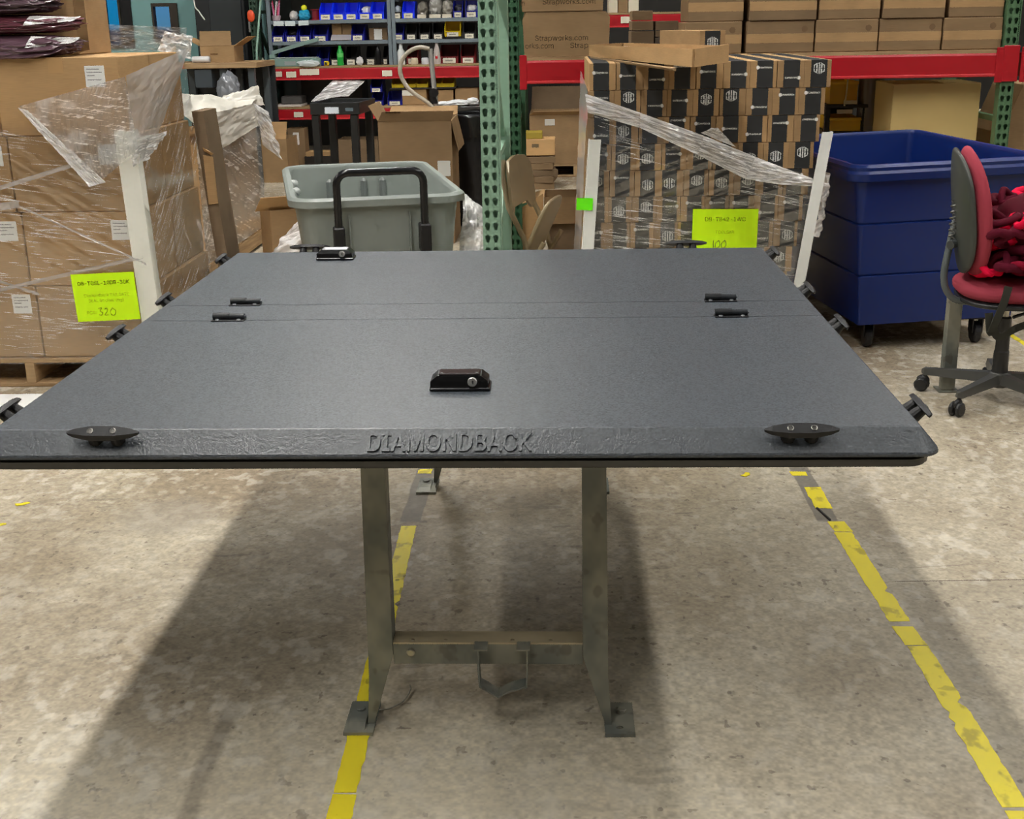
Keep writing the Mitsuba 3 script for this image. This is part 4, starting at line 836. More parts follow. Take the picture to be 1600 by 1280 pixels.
# ------------------------------------------------------------------ far shelf of bins on the upper red beam
STEEL = (112, 124, 132)
SY = FY + .06                       # front of the steel shelving
def P3(px, py, Y=SY): return at(px, py, Y)
zs1, zs2 = P3(520, 64)[2], P3(520, 31)[2]
def shelving(label, pxa, pxb):
    k = thing('steel_shelving', label, 'shelving'); x0, x1 = P3(pxa, 60)[0], P3(pxb, 60)[0]
    for x in (x0, x1 - .035):
        for y in (SY, SY + .40): part(k, 'shelf_post', plain(x, x + .035, y, y + .035, zUd + .018, 2.2), 'satin', STEEL)
    for z in (zs1, zs2, zs2 + .30): part(k, 'shelf_board', bx(x0 + .036, x1 - .036, SY - .005, SY + .43, z - .035, z, .003), 'satin', STEEL)
    return k
shelving('grey steel shelving of blue bins on the upper red beam, left unit', 419, 612)
shelving('grey steel shelving of bins on the upper red beam, right unit beside the green post', 613, 790)
def hopper(w, d, h, t=.006):
    prof = [(0, 0), (d, 0), (d, h), (d * .42, h), (0, h * .48)]
    sd = side_prism(Polygon(prof), 0, t)
    return cat(mv(sd, (-w / 2, 0, 0)), mv(sd, (w / 2 - t, 0, 0)), plain(-w/2 + t, w/2 - t, 0, d, 0, t), plain(-w/2 + t, w/2 - t, d - t, d, t, h), plain(-w/2 + t, w/2 - t, 0, t, t, h * .36), plain(-w/2 + t, w/2 - t, -.010, t, h * .33, h * .38))
BINC = {'b': (16, 58, 255), 'd': (18, 26, 138), 'k': (26, 27, 30), 'y': (214, 186, 26), 'r': (120, 20, 26), 'g': (128, 124, 114)}
def bin_(label, pxa, pxb, z, h, col, Y=SY + .02, d=.30, card=True, fill=None, group=None, rx=0):
    x0, x1 = at(pxa, 60, Y)[0], at(pxb, 60, Y)[0]; w = x1 - x0
    k = thing('storage_bin', label, 'bin', group); M = lambda m: mv(m, ((x0 + x1) / 2, Y, z + .0005), rx=rx)
    put(k, M(hopper(w, d, h)), 'satin', BINC[col])
    if card:
        part(k, 'label_card', M(plain(-w * .36, w * .36, -.013, -.0105, h * .02, h * .30)), col=(226, 222, 206)); part(k, 'card_print', M(plain(-w * .22, w * .2, -.0138, -.013, h * .12, h * .2)), 'print', (160, 156, 146))
    if fill is not None:
        m = superellipsoid(w * .42, d * .36, h * .30, 2.6, 2, .7, 10, int(pxa)); part(k, 'contents', M(mv(m, (0, d * .55, h * .45))), 'satin', fill, smooth=True)
    return k
hz = P3(560, 3)[2] - zs2
for i, px in enumerate((501, 521, 541, 562, 582)):
    bin_(f'bright blue bin, {ORD[i + 1]} from left in the top row of the far shelf' if i != 3 else 'bright blue bin holding white paper in the top row of the far shelf', px, px + 19.4, zs2, hz, 'b', fill=[None, None, None, (232, 232, 228), None][i], group='blue bins on the far shelf')
for a, b_, c, f, l in ((613, 629, 'k', (205, 215, 226), 'dark bin with pale paper beside the shelving upright, top row of far shelf'), (630, 649, 'b', None, 'blue bin in the top row right of the shelving upright'), (709, 724, 'd', (60, 60, 70), 'dark blue bin near the green post in the top row of the far shelf'), (728, 747, 'd', (230, 230, 226), 'dark blue bin with white paper beside the green post, top row')):
    bin_(l, a, b_, zs2, hz, c, fill=f, group='blue bins on the far shelf')
for i, (a, b_, hgt) in enumerate(((650, 667, .15), (669, 690, .19), (689, 707, .16))):
    x0, x1 = P3(a, 20)[0], P3(b_, 20)[0]; m = superellipsoid((x1 - x0) / 2, .10, hgt / 2, 2.4, 3, .6, 14, 70 + i)
    k = solo('clear_bag', ['small grey plastic bag', 'tall crumpled clear plastic bag', 'squat clear plastic bag'][i] + ' between the bins in the top row of the far shelf', 'bag', mv(m, ((x0 + x1) / 2, SY + .12, zs2 + hgt / 2)), 'wet_plastic', [(120, 116, 106), (158, 156, 150), (140, 136, 126)][i], smooth=True, group='plastic bags on the far shelf')
    part(k, 'label_card', plain(x0 + .01, x1 - .01, SY + .0, SY + .003, zs2 + .0, zs2 + .035), col=CARD)
# odds and ends at the left end of the top shelf
for i, (px, w, h, col, nm, lb) in enumerate(((428, .045, .17, (196, 120, 150), 'pencil_bundle', 'bundle of pink and white sticks'), (456, .06, .09, (214, 208, 204), 'paper_packet', 'small white paper packet'), (473, .085, .10, (40, 160, 200), 'cloth_roll', 'turquoise cloth roll'), (490, .05, .10, (126, 24, 34), 'spool', 'dark red spool'))):
    x = P3(px, 25)[0]
    if i == 0:
        k = thing(nm, lb + ' at the left end of the top far shelf', 'sticks'); put(k, lathe([(0, 0), (w * .8, 0), (w, .05), (w * .93, .05), (w * .75, .005), (0, .005)], 12, (x, SY + .1, zs2)), 'satin', (190, 170, 176))
        for j in range(7): part(k, 'stick', cyl((x + .02 * math.cos(j), SY + .1 + .02 * math.sin(j), zs2 + .006), (x + .04 * math.cos(j * 1.3), SY + .1 + .04 * math.sin(j * 1.3), zs2 + .17 + .01 * (j % 3)), .007, 6), 'satin', [(210, 130, 170), (232, 226, 228), (190, 60, 90)][j % 3])
    elif i == 3:
        k = solo(nm, lb + ' left of the bright blue bins', 'spool', lathe([(0, 0), (w, 0), (w, .008), (w * .7, .012), (w * .7, .09), (w, .094), (w, .102), (0, .102)], 16, (x, SY + .1, zs2)), 'satin', col)
    else:
        k = solo(nm, lb + ' left of the bright blue bins', 'packet', mv(superellipsoid(w / 1.6, .07, h / 2, 2.4, 3, .5, 12, i), (x, SY + .1, zs2 + h / 2)), 'satin', col, smooth=True)
        if i == 2: part(k, 'yellow_tip', mv(superellipsoid(.028, .03, .03, 2.2, 2), (x, SY + .09, zs2 + h + .015)), 'satin', (230, 224, 40), smooth=True)
k = thing('shelf_tag', 'three pale blue label cards hung on the edge of the top far shelf', 'label cards')
for j, (a, b_) in enumerate(((427, 443), (445, 461), (466, 482))):
    x0, x1 = P3(a, 30)[0], P3(b_, 30)[0]; part(k, 'card', mv(plain(0, x1 - x0, -.009, -.006, -.045, 0), (x0, SY, zs2 - .004), ry=[0, 1, -2][j]), col=(214, 228, 230))
# second row
h2 = P3(450, 40)[2] - zs1
for i, (a, b_, c) in enumerate(((425, 444, 'd'), (446, 465, 'd'), (467, 486, 'd'), (489, 512, 'd'), (549, 569, 'd'))):
    bin_(f'dark blue bin, {ORD[i + 1]} from left in the second row of the far shelf', a, b_, zs1, h2, c, fill=(30, 30, 34) if i == 1 else None, group='blue bins on the far shelf')
for i, (a, b_, c) in enumerate(((614, 631, 'd'), (634, 651, 'k'), (655, 672, 'k'), (676, 693, 'k'), (724, 743, 'k'))):
    bin_(['dark blue bin right of the shelving upright in the second row', 'black bin, first of three between upright and yellow bin', 'black bin, middle of three between upright and yellow bin', 'black bin, last of three left of the yellow bin', 'black bin right of the yellow bin in the second row'][i], a, b_, zs1, h2 * 1.0, c, group='bins in the second row of the far shelf')
bin_('yellow bin tipped forward in the second row of the far shelf', 695, 720, zs1 + .022, h2 * .92, 'y', Y=SY - .02, rx=10, group='bins in the second row of the far shelf')
for a, b_, y0, y1, l, tn in ((516, 531, 37, 51, 'small brown carton behind white paper on the second far shelf', .5), (532, 547, 38, 50, 'small brown carton beside its twin on the second far shelf', .7), (574, 603, 44, 60, 'grey brown carton with a white label on the second far shelf', .9)):
    x0, x1 = P3(a, 50)[0], P3(b_, 50)[0]; zz = P3(a, y0)[2]; z0_ = zs1 + .001
    k = solo('carton', l, 'box', bx(x0, x1, SY + .10, SY + .38, z0_, zz, .003), 'cardboard', tone=tn)
    if a == 574: part(k, 'white_label', plain(x0 + .05, x0 + .13, SY + .098, SY + .10, zz - .11, zz - .01), col=(226, 226, 220))
x0, x1 = P3(516, 58)[0], P3(548, 58)[0]
m, uv = sheet((x0, SY + .0, zs1 + .006), (x1, SY + .0, zs1 + .006), (x1, SY + .095, zs1 + .055), (x0, SY + .095, zs1 + .06), 14, 10, .004, 4, 4, 81); solo('paper_stack', 'grey white paper sheets on the second far shelf between the blue bins', 'paper', m, col=(176, 172, 176), smooth=True)
# third row, on the wooden deck
zd = zUd + .019; h3 = P3(450, 68)[2] - zd
for i, (a, b_, c, l) in enumerate(((432, 451, 'd', 'dark blue bin behind the paper cutter, leftmost of three'), (453, 472, 'd', 'dark blue bin behind the paper cutter, middle of three'), (474, 494, 'd', 'dark blue bin behind the paper cutter, rightmost of three'), (496, 512, 'd', 'dark blue bin left of the green bottle behind the tape measure'), (514, 531, 'k', 'black bin directly behind the green bottle'), (538, 555, 'k', 'black bin just right of the green bottle'), (570, 585, 'k', 'black bin left of the black spray bottle'), (597, 604, 'k', 'narrow black bin left of the shelving upright, bottom row'), (634, 652, 'r', 'dark red bin behind the white nozzle bottle'), (687, 715, 'r', 'dark red bin right of the clear bottle'), (719, 742, 'r', 'dark red bin nearest the green post'))):
    bin_(l, a, b_, zd, h3 * .80, c, Y=SY + .10, card=i != 3, group='bins on the wooden deck of the far shelf')
# paper cutter
cx0, cx1 = at(421, 95, FY + .01)[0], at(500, 95, FY + .01)[0]; gc = (124, 150, 142)
k = thing('paper_cutter', 'grey green paper cutter with raised arm on the upper red beam shelf', 'paper cutter')
put(k, bx(cx0, cx1, FY + .0, FY + .075, zd, zd + .075, .004), 'satin', gc)
part(k, 'bed_edge', bx(cx0 + .05, cx1 - .015, FY + .0, FY + .05, zd + .076, zd + .088, .003), 'satin', (150, 162, 160))
part(k, 'arm_pivot', bx(cx0, cx0 + .06, FY + .0, FY + .07, zd + .076, zd + .115, .006), 'satin', gc)
a_, b_ = at(424, 83, FY), at(497, 61, FY); n_ = np.array([0, 0, .018])
part(k, 'cutting_arm', trimesh.Trimesh(np.array([P + [0, y, 0] + s_ * n_ for P in (a_, b_) for y in (.005, .03) for s_ in (-1, 1)])).convex_hull, 'satin', (122, 146, 142), label='raised cutting arm')
part(k, 'crumpled_paper', mv(superellipsoid(.10, .025, .03, 2.2, 3, .8, 12, 9), (cx1 - .11, FY - .022, zd + .028)), col=(216, 226, 226), smooth=True)
part(k, 'scale_print', plain(cx0 + .15, cx0 + .26, FY - .0015, FY, zd + .012, zd + .05), 'print', (150, 158, 158))
def bottle(name, label, px, prof, m, col, Y=SY + .03, **kw):
    x = at(px, 95, Y)[0]; return solo(name, label, 'bottle', lathe(prof, 18, (x, Y, zd)), m, col, smooth=40, **kw), x
k, x = bottle('soda_bottle', 'green plastic soda bottle on the upper red beam shelf', 532, [(0, 0), (.030, 0), (.033, .01), (.030, .06), (.033, .075), (.033, .12), (.016, .165), (.013, .17), (0, .17)], 'gloss', (38, 168, 66))
part(k, 'cap', lathe([(0, .170), (.0145, .170), (.0145, .188), (0, .189)], 12, (x, SY + .03, zd)), 'satin', (60, 190, 90))
part(k, 'bottle_label', lathe([(.0338, .078), (.0338, .116)], 18, (x, SY + .03, zd)), 'satin', (96, 196, 104))
k, x = bottle('spray_bottle', 'black bottle on the upper red beam shelf left of the shelving upright', 591, [(0, 0), (.028, 0), (.028, .13), (.012, .155), (.012, .175), (0, .176)], 'gloss', (18, 18, 20))
k, x = bottle('nozzle_bottle', 'white plastic bottle with tall nozzle behind the chrome hose', 627, [(0, 0), (.038, 0), (.038, .12), (.022, .145), (.018, .15), (.0165, .225), (.010, .245), (0, .245)], 'satin', (226, 230, 230))
k, x = bottle('clear_bottle', 'clear bottle with a red mark behind the chrome pole', 683, [(0, 0), (.036, 0), (.034, .06), (.030, .12), (.018, .17), (.015, .21), (.017, .215), (0, .216)], 'gloss', (190, 180, 176)); part(k, 'red_mark', plain(x - .014, x + .010, SY - .008, SY - .0055, zd + .05, zd + .075), col=(196, 40, 50))
k = solo('tape_measure', 'small yellow tape measure beside the green bottle', 'tape measure', bx(at(506, 95, SY)[0], at(514, 95, SY)[0], SY - .02, SY + .02, zd, zd + .045, .008), 'satin', (220, 186, 40)); part(k, 'black_side', plain(at(507.5, 95, SY)[0], at(511, 95, SY)[0], SY - .0215, SY - .02, zd + .012, zd + .034), col=(30, 30, 28))
for i, (px, col, l) in enumerate(((647, (200, 186, 160), 'tan roll of tape behind the chrome hose'), (664, (206, 206, 212), 'small white jar left of the chrome pole'))):
    solo(['tape_roll', 'jar'][i], l, ['tape roll', 'jar'][i], lathe([(0, 0), (.036, 0), (.038, .02), (.036, .05), (.03, .062), (0, .062)], 16, (at(px, 95, SY)[0], SY + .02, zd)), 'satin', col, smooth=40)
solo('paper_scrap', 'white crumpled paper among the black bins right of the green bottle', 'paper', mv(superellipsoid(.035, .02, .04, 2, 3, .9, 12, 4), (at(562, 92, SY)[0], SY + .0, zd + .038)), col=(214, 214, 214), smooth=True)
# lower deck of the far rack
zl = zLd + .019; LY = FY + .06
for a, b_, y0, y1, l in ((575, 593, 122, 144, 'dark blue bin stacked on another under the upper red beam'), (576, 594, 145, 164, 'dark blue bin under its twin on the lower red beam deck'), (601, 624, 142, 164, 'dark blue bin left of the labelled tan carton, lower deck')):
    zb_ = zl if y1 > 150 else zl + .128; bin_(l, a, b_, zb_, .126, 'd', Y=LY, d=.28, group='blue bins on the lower deck')
for i, (a, b_) in enumerate(((611, 630), (632, 649), (650, 668), (676, 690), (690, 709))):
    x0, x1 = at(a, 128, LY)[0], at(b_, 128, LY)[0]; zz = at(a, 131, LY)[2]
    k = thing('yellow_tray', f'yellow tray hanging just under the upper red beam, {ORD[i + 1]} from left', 'tray', 'yellow trays under the beam'); put(k, mv(hopper(x1 - x0, .25, .09), ((x0 + x1) / 2, LY + .03, zU - .09 + .0)), 'satin', BINC['y'])
k = thing('tray_shelf', 'narrow dark shelf holding the yellow trays under the upper red beam', 'shelf'); put(k, bx(at(608, 128, LY)[0], at(712, 128, LY)[0], LY, LY + .3, zU - .105, zU - .0905, .002), 'satin', (44, 40, 36)); 
for i, (a, b_, y0, t) in enumerate(((628, 666, 140, .2), (680, 708, 141, .3), (711, 746, 139, .4))):
    x0, x1 = at(a, 150, LY)[0], at(b_, 150, LY)[0]; zz = at(a, y0, LY)[2]
    k = solo('carton', ['tan carton with a white label on the lower far deck', 'tan carton in the middle of the lower far deck', 'tan carton beside the green post on the lower far deck'][i], 'box', bx(x0, x1, LY + .02, LY + .32, zl, zz, .003), 'cardboard', tone=t)
    if i == 0: part(k, 'white_label', plain(x0 + .0, x0 + .11, LY + .018, LY + .02, zz - .06, zz - .008), col=(230, 228, 218))
k = solo('foam_tray', 'grey foam tray with a white base on the lower far deck at left', 'tray', bx(at(431, 160, LY)[0], at(471, 160, LY)[0], LY - .02, LY + .3, zl, zl + .022, .004), col=(212, 204, 196)); part(k, 'grey_block', bx(at(437, 155, LY)[0], at(470, 155, LY)[0], LY + .05, LY + .28, zl + .0225, zl + .10, .01), col=(78, 76, 74))
k = solo('dark_bin', 'black plastic crate at the back of the lower far deck', 'crate', mv(open_carton(.62, .4, .30, .012), (at(505, 140, LY)[0] + .02, LY + .55, zl)), 'satin', (26, 24, 24))
m, uv = sheet(at(486, 158, FY - .2), at(545, 150, FY - .05), at(570, 126, FY + .03), at(520, 126, FY + .03), 24, 20, .02, 4, 5, 83); solo('bubble_film', 'pale plastic film hanging behind the black table cart', 'plastic wrap', m, 'film_bunched', uv=uv, smooth=True)
# floor level under the far rack
k = thing('carton', 'tan carton with a sloping flap on the floor left of the black table cart', 'box')
a0, a1 = at(412, 277, 9.75), at(451, 273, 9.75); ztp = at(420, 218, 9.75)[2]
put(k, mv(open_carton(a1[0] - a0[0], .5, ztp), ((a0[0] + a1[0]) / 2, 10.0, 0)), 'cardboard', tone=.5)
part(k, 'top_flap', flap((a0[0], 9.75, ztp), (a1[0], 9.75, ztp), (-.01, .16, .15)), 'cardboard', tone=0)
for i, (px, w, d, h, col, l) in enumerate(((462, .17, .2, .47, (92, 80, 68), 'narrow grey carton standing under the lower red beam'), (495, .26, .3, .20, (30, 26, 24), 'dark crate on the floor under the lower red beam'), (560, .40, .35, .36, (62, 52, 42), 'dark brown carton behind the black cart legs'))):
    x = at(px, 230, 10.2)[0]; k = thing('storage_box', l, 'box'); put(k, mv(open_carton(w, d, h), (x, 10.35, 0)), 'cardboard' if i != 1 else 'satin', None if i != 1 else col, tone=[.8, None, .95][i])
    if i == 0: part(k, 'white_paper', plain(x - .03, x + .03, 10.245, 10.2495, h - .16, h - .04), col=(220, 218, 214))
    if i == 1: part(k, 'tan_insert', plain(x - .13, x + .12, 10.25, 10.46, .1, .235), 'cardboard', tone=.1)

# ------------------------------------------------------------------ black table cart, big carton, chrome stand, waste bag
k = thing('table_cart', 'black plastic tray topped table cart behind the grey tub truck', 'cart')
CY = 8.0; ca, cbx = at(483, 160, CY), at(561, 161, CY); zt_ = (ca[2] + cbx[2]) / 2; cw = cbx[0] - ca[0]; cd = .62; xm = (ca[0] + cbx[0]) / 2
for nm, (x0, x1, y0, y1) in (('front_rim', (-cw/2, cw/2, 0, .02)), ('back_rim', (-cw/2, cw/2, cd - .02, cd)), ('side_rim', (-cw/2, -cw/2 + .02, .02, cd - .02)), ('side_rim', (cw/2 - .02, cw/2, .02, cd - .02))):
    part(k, nm, mv(bx(x0, x1, y0, y1, zt_ - .095, zt_, .004), (xm, CY, 0), rz=-4), 'satin', (34, 36, 36))
part(k, 'tray_floor', mv(bx(-cw/2 + .02, cw/2 - .02, .02, cd - .02, zt_ - .05, zt_ - .03, .002), (xm, CY, 0), rz=-4), 'satin', (26, 27, 28))
for x in (-cw/2 + .035, cw/2 - .05):
    for y in (.04, cd - .05): part(k, 'leg', mv(bx(x - .03, x + .03, y - .03, y + .03, .10, zt_ - .095, .006), (xm, CY, 0), rz=-4), 'satin', (30, 32, 32))
part(k, 'lower_shelf', mv(bx(-cw/2 + .01, cw/2 - .01, .01, cd - .01, .16, .2, .004), (xm, CY, 0), rz=-4), 'satin', (30, 31, 32))
part(k, 'white_label', mv(plain(-.05 * cw - .06, -.05 * cw + .055, -.003, 0, zt_ - .085, zt_ - .035), (xm, CY, 0), rz=-4), col=(214, 222, 232)); part(k, 'grey_label', mv(plain(.22 * cw, .38 * cw, -.003, 0, zt_ - .068, zt_ - .042), (xm, CY, 0), rz=-4), col=(96, 112, 120))
for a, b_ in ((-cw/2 + .04, .05), (cw/2 - .05, .05), (-cw/2 + .04, cd - .06), (cw/2 - .05, cd - .06)): caster(k, xm + a, CY + b_, .045)
k = thing('carton', 'big open brown carton with raised flaps behind the grey tub truck', 'box')
QY = 6.25; c0, c1 = at(590, 190, QY), at(705, 190, QY); zt2 = at(640, 189, QY)[2]; w = c1[0] - c0[0]; xm2 = (c0[0] + c1[0]) / 2
put(k, mv(open_carton(w, .52, zt2, .006), (xm2, QY + .26, 0)), 'cardboard', tone=.75)
part(k, 'front_flap', flap((c0[0], QY, zt2), (c1[0], QY, zt2), (.03, -.03, .065)), 'cardboard', tone=.8)
part(k, 'back_flap', flap((c0[0], QY + .52, zt2), (c1[0], QY + .52, zt2), (0, .16, .05)), 'cardboard', tone=.4)
part(k, 'side_flap', flap((c1[0], QY, zt2), (c1[0], QY + .52, zt2), (.045, 0, -.20)), 'cardboard', tone=.7)
part(k, 'side_flap', flap((c0[0], QY, zt2), (c0[0], QY + .52, zt2), (-.06, 0, .10)), 'cardboard', tone=.7)
part(k, 'white_sheet', plain(c1[0] - .10, c1[0] - .015, QY - .006, QY - .0005, at(700, 275, QY)[2], at(700, 251, QY)[2]), col=(206, 206, 200))
part(k, 'printed_edge', plain(c0[0] + .06, c0[0] + .16, QY - .036, QY - .0345, zt2 + .055, zt2 + .064), 'print', (60, 44, 30))
k = thing('chrome_stand', 'chrome pole with a curved clear hose standing behind the big open carton', 'stand')
VY = 6.95; p0, p1 = at(672, 76, VY), at(681, 163, VY)
put(k, tube([[p1[0] + .006, VY, .02], p1, p0], .018, 12), 'metal', (236, 238, 238), smooth=True)
hs = [at(x, y, VY - .03) for x, y in ((671, 76), (655, 74), (640, 80), (629, 92), (625, 108), (628, 122), (638, 138), (653, 150), (668, 160), (677, 170))]
part(k, 'hose', tube(smooth_path(hs, 5), .0155, 10), 'satin', (176, 168, 152), smooth=True, label='curved grey hose')
part(k, 'black_clamp', cat(cyl(at(678, 145, VY) - [0, .04, 0], at(678, 145, VY) + [0, .03, 0], .032), cyl(at(677, 150, VY), at(679, 162, VY), .026)), 'satin', (20, 20, 22))
part(k, 'base', lathe([(0, 0), (.11, 0), (.11, .015), (.05, .03), (0, .03)], 20, (p1[0] + .006, VY, 0)), 'satin', (40, 40, 42))
tY = 7.8; t0, t1 = at(683, 163, tY), at(748, 160, tY)
k = thing('packing_table', 'packing table with white foam on it, between the big carton and the green post', 'table')
put(k, bx(t0[0], t1[0] + .1, tY, tY + .6, t0[2] - .05, t0[2] - .02, .004), 'satin', (52, 50, 46))
for x in (t0[0] + .02, t1[0] + .06):
    for y in (tY + .02, tY + .55): part(k, 'leg', plain(x, x + .03, y, y + .03, 0, t0[2] - .05), 'satin', (46, 46, 46))
for i, (px, w_, h_) in enumerate(((692, .11, .035), (715, .14, .045), (737, .07, .06))):
    solo('foam_piece', 'piece of white packing foam on the table left of the green post, ' + ['left', 'middle', 'right'][i] + ' one', 'foam', mv(superellipsoid(w_ / 1.5, .10, h_ / 2, 2.6, 3, .5, 12, 90 + i), (at(px, 155, tY)[0], tY + .10, t0[2] - .02 + h_ / 2)), col=(228, 230, 230), smooth=True, group='white foam on the packing table')
k = thing('waste_barrel', 'black waste barrel lined with a black plastic bag left of the green post', 'trash can')
bx_ = at(741, 220, 7.15); zb2 = at(736, 176, 7.15)[2]
put(k, lathe([(0, 0), (.20, 0), (.235, zb2 - .03), (.24, zb2), (.225, zb2), (.20, .04), (0, .04)], 24, (bx_[0], 7.15, 0)), 'satin', (22, 22, 24), smooth=40)
m = lathe([(.243, zb2 - .16), (.25, zb2 - .02), (.242, zb2 + .008), (.215, zb2 - .01)], 40, (bx_[0], 7.15, 0)); v = m.vertices; v += .012 * (meshkit.fbm(v * 18, 3, 2)[:, None] - .5) * 2; part(k, 'bag_rim', m, 'wet_plastic', (16, 17, 19), smooth=True)

# ------------------------------------------------------------------ work bench at far left with its open carton
WY = 9.4; w0, w1 = at(255, 104, WY), at(401, 102, WY); zw = at(350, 98, WY)[2]
k = thing('work_bench', 'wood topped work bench with grey legs in front of the teal wall', 'bench')
put(k, bx(w0[0], w1[0], WY, WY + .75, zw - .05, zw, .004), 'wood')
for x in (w0[0] + .04, at(342, 130, WY)[0], w1[0] - .10):
    for y in (WY + .05, WY + .62): part(k, 'leg', bx(x, x + .06, y, y + .06, 0, zw - .05, .004), 'satin', (70, 78, 82))
part(k, 'grey_drawer', bx(at(303, 120, WY)[0], at(330, 120, WY)[0], WY + .02, WY + .6, zw - .22, zw - .055, .004), 'satin', (58, 66, 72))
part(k, 'back_board', plain(w0[0], w1[0], WY + .72, WY + .75, .1, zw - .05), 'satin', (38, 42, 44))
k = thing('carton', 'open tan carton standing on the wood topped bench', 'box')
b0, b1 = at(313, 98, WY + .1), at(366, 98, WY + .1); hb = at(330, 72, WY + .1)[2] - zw
put(k, mv(open_carton(b1[0] - b0[0], .34, hb), ((b0[0] + b1[0]) / 2, WY + .30, zw + .001)), 'cardboard', tone=.3)
part(k, 'front_flap', flap((b0[0], WY + .13, zw + hb), (b1[0] - .02, WY + .13, zw + hb), (0, .02, .13)), 'cardboard', tone=.5)
part(k, 'side_flap', flap((b1[0], WY + .13, zw + hb), (b1[0], WY + .47, zw + hb), (.13, 0, .08)), 'cardboard', tone=0)
part(k, 'side_flap', flap((b0[0], WY + .13, zw + hb), (b0[0], WY + .47, zw + hb), (-.14, 0, .07)), 'cardboard', tone=0)
part(k, 'small_print', plain(b0[0] + .09, b0[0] + .16, WY + .128, WY + .1299, zw + hb * .45, zw + hb * .56), 'print', (120, 92, 62))
solo('paper_roll', 'white paper roll lying on the bench at the left of the open carton', 'paper', tube([at(302, 102, WY + .1) + [0, 0, .03 + zw - at(302, 102, WY + .1)[2]], at(328, 102, WY + .08) + [0, 0, .03 + zw - at(328, 102, WY + .08)[2]]], .028, 12), col=(226, 226, 226), smooth=True)
m = superellipsoid(.10, .08, .16, 2.2, 3, .6, 12, 77); gb = at(354, 143, 9.2)
k = thing('clear_bag', 'clear plastic bag of dark parts hanging from the bench edge', 'bag'); put(k, mv(m, (gb[0], 9.28, gb[2])), 'wet_plastic', (120, 124, 130), smooth=True); part(k, 'tie', cyl((gb[0], 9.28, gb[2] + .14), (gb[0], 9.43, zw - .052), .006), col=(40, 40, 44))
# dark cabinet, orange tool, pale green rod by the far rack frame
k = thing('dark_cabinet', 'dark cabinet behind the bench between the teal wall and the far rack', 'cabinet'); dx0, dx1 = at(308, 60, 10.6)[0], at(386, 60, 10.6)[0]
put(k, bx(dx0, dx1, 10.6, 11.3, 0, 2.3, .006), 'satin', (30, 34, 36)); part(k, 'door', bx(dx0 + .15, dx1 - .03, 10.585, 10.6, .08, 2.2, .004), 'satin', (40, 46, 48)); part(k, 'handle', cyl((dx0 + .19, 10.575, 1.0), (dx0 + .19, 10.575, 1.15), .008), 'metal', (120, 124, 124))
oy = FY - .05; oz = at(392, 25, oy)
k = solo('hand_tool', 'orange handled tool hanging on the far green rack frame', 'tool', mv(superellipsoid(.036, .02, .055, 2.4, 3), (oz[0], oy, oz[2])), 'satin', (226, 84, 44), smooth=True); part(k, 'blade', plain(oz[0] - .03, oz[0] - .012, oy - .004, oy + .004, oz[2] - .15, oz[2] - .05), 'metal', (170, 172, 168)); part(k, 'hook', cyl((oz[0], oy, oz[2] + .03), (oz[0], FY, oz[2] + .05), .005), 'metal', (150, 150, 150))
k = solo('long_rod', 'pale green rod leaning on the far rack beside the paper cutter', 'rod', tube([at(407, 2, FY - .03) + np.array([0, 0, .25]), at(407, 2, FY - .03), at(401, 78, FY - .07), [at(401, 78, FY - .07)[0] - .06, FY - .12, .0]], .011, 8), 'satin', (150, 186, 168), smooth=True)
k = solo('tape_gun', 'white tape dispenser at the left end of the upper red beam', 'tape dispenser', mv(lathe([(.02, -.02), (.045, -.02), (.05, 0), (.045, .02), (.02, .02)], 18), (at(404, 88, FY + .03)[0], FY + .06, zUd + .068), rx=90), 'satin', (206, 204, 190)); part(k, 'base', bx(at(404, 88, FY)[0] - .05, at(404, 88, FY)[0] + .05, FY + .02, FY + .10, zUd + .0185, zUd + .03, .003), 'satin', (120, 118, 108))
wb = at(303, 0, 9.0); solo('white_cable', 'thin white cable hanging in front of the teal wall', 'cable', tube(smooth_path([at(300, -90, 9.0), at(303, 0, 9.0), at(311, 18, 9.0), at(320, 31, 9.0)], 6), .006, 6), col=(220, 222, 216), smooth=True)

# ------------------------------------------------------------------ behind the green post: folding chair, cartons
FC = np.array([.005, 3.80, 0]); fa = math.radians(-13)
def fch(p): x, y, z = p; return (FC[0] + x * math.cos(fa) - y * math.sin(fa), FC[1] + x * math.sin(fa) + y * math.cos(fa), z)
BEI = (166, 148, 116)
k = thing('folding_chair', 'beige steel folding chair behind the green post', 'chair')
bp = Polygon([(-.20, .60), (-.205, .70), (-.19, .775), (-.14, .815), (0, .825), (.14, .815), (.19, .775), (.205, .70), (.20, .60), (.17, .585), (.15, .60), (.12, .625), (-.12, .625), (-.15, .60), (-.17, .585)]).buffer(.012)
m = side_prism(bp, -.012, .014); v = m.vertices; v[:, 0] += .02 * (v[:, 1] / .2) ** 2 - .10 * (v[:, 2] - .6); m.vertices = np.array([fch(p) for p in v]); put(k, m, 'satin', BEI, smooth=40)
for s_ in (-1, 1):
    part(k, 'frame_tube', tube([fch(p) for p in ((.19, .20 * s_, .015), (.07, .205 * s_, .48), (.0, .205 * s_, .62), (-.03, .19 * s_, .77), (-.045, .12 * s_, .82))], .013, 10), 'satin', BEI, smooth=True)
    part(k, 'rear_leg', tube([fch(p) for p in ((-.03, .18 * s_, .015), (.08, .18 * s_, .32), (.16, .185 * s_, .46))], .012, 10), 'satin', BEI, smooth=True)
m = superellipsoid(.17, .185, .016, 4, 3); m = mv(m, (0, 0, 0), ry=-66); m.vertices = np.array([fch(p) for p in m.vertices + [.105, 0, .49]]); part(k, 'seat', m, 'satin', (176, 158, 124), smooth=True)
part(k, 'rear_stretcher', tube([fch((.0, -.18, .10)), fch((.0, .18, .10))], .008, 8), 'satin', BEI)
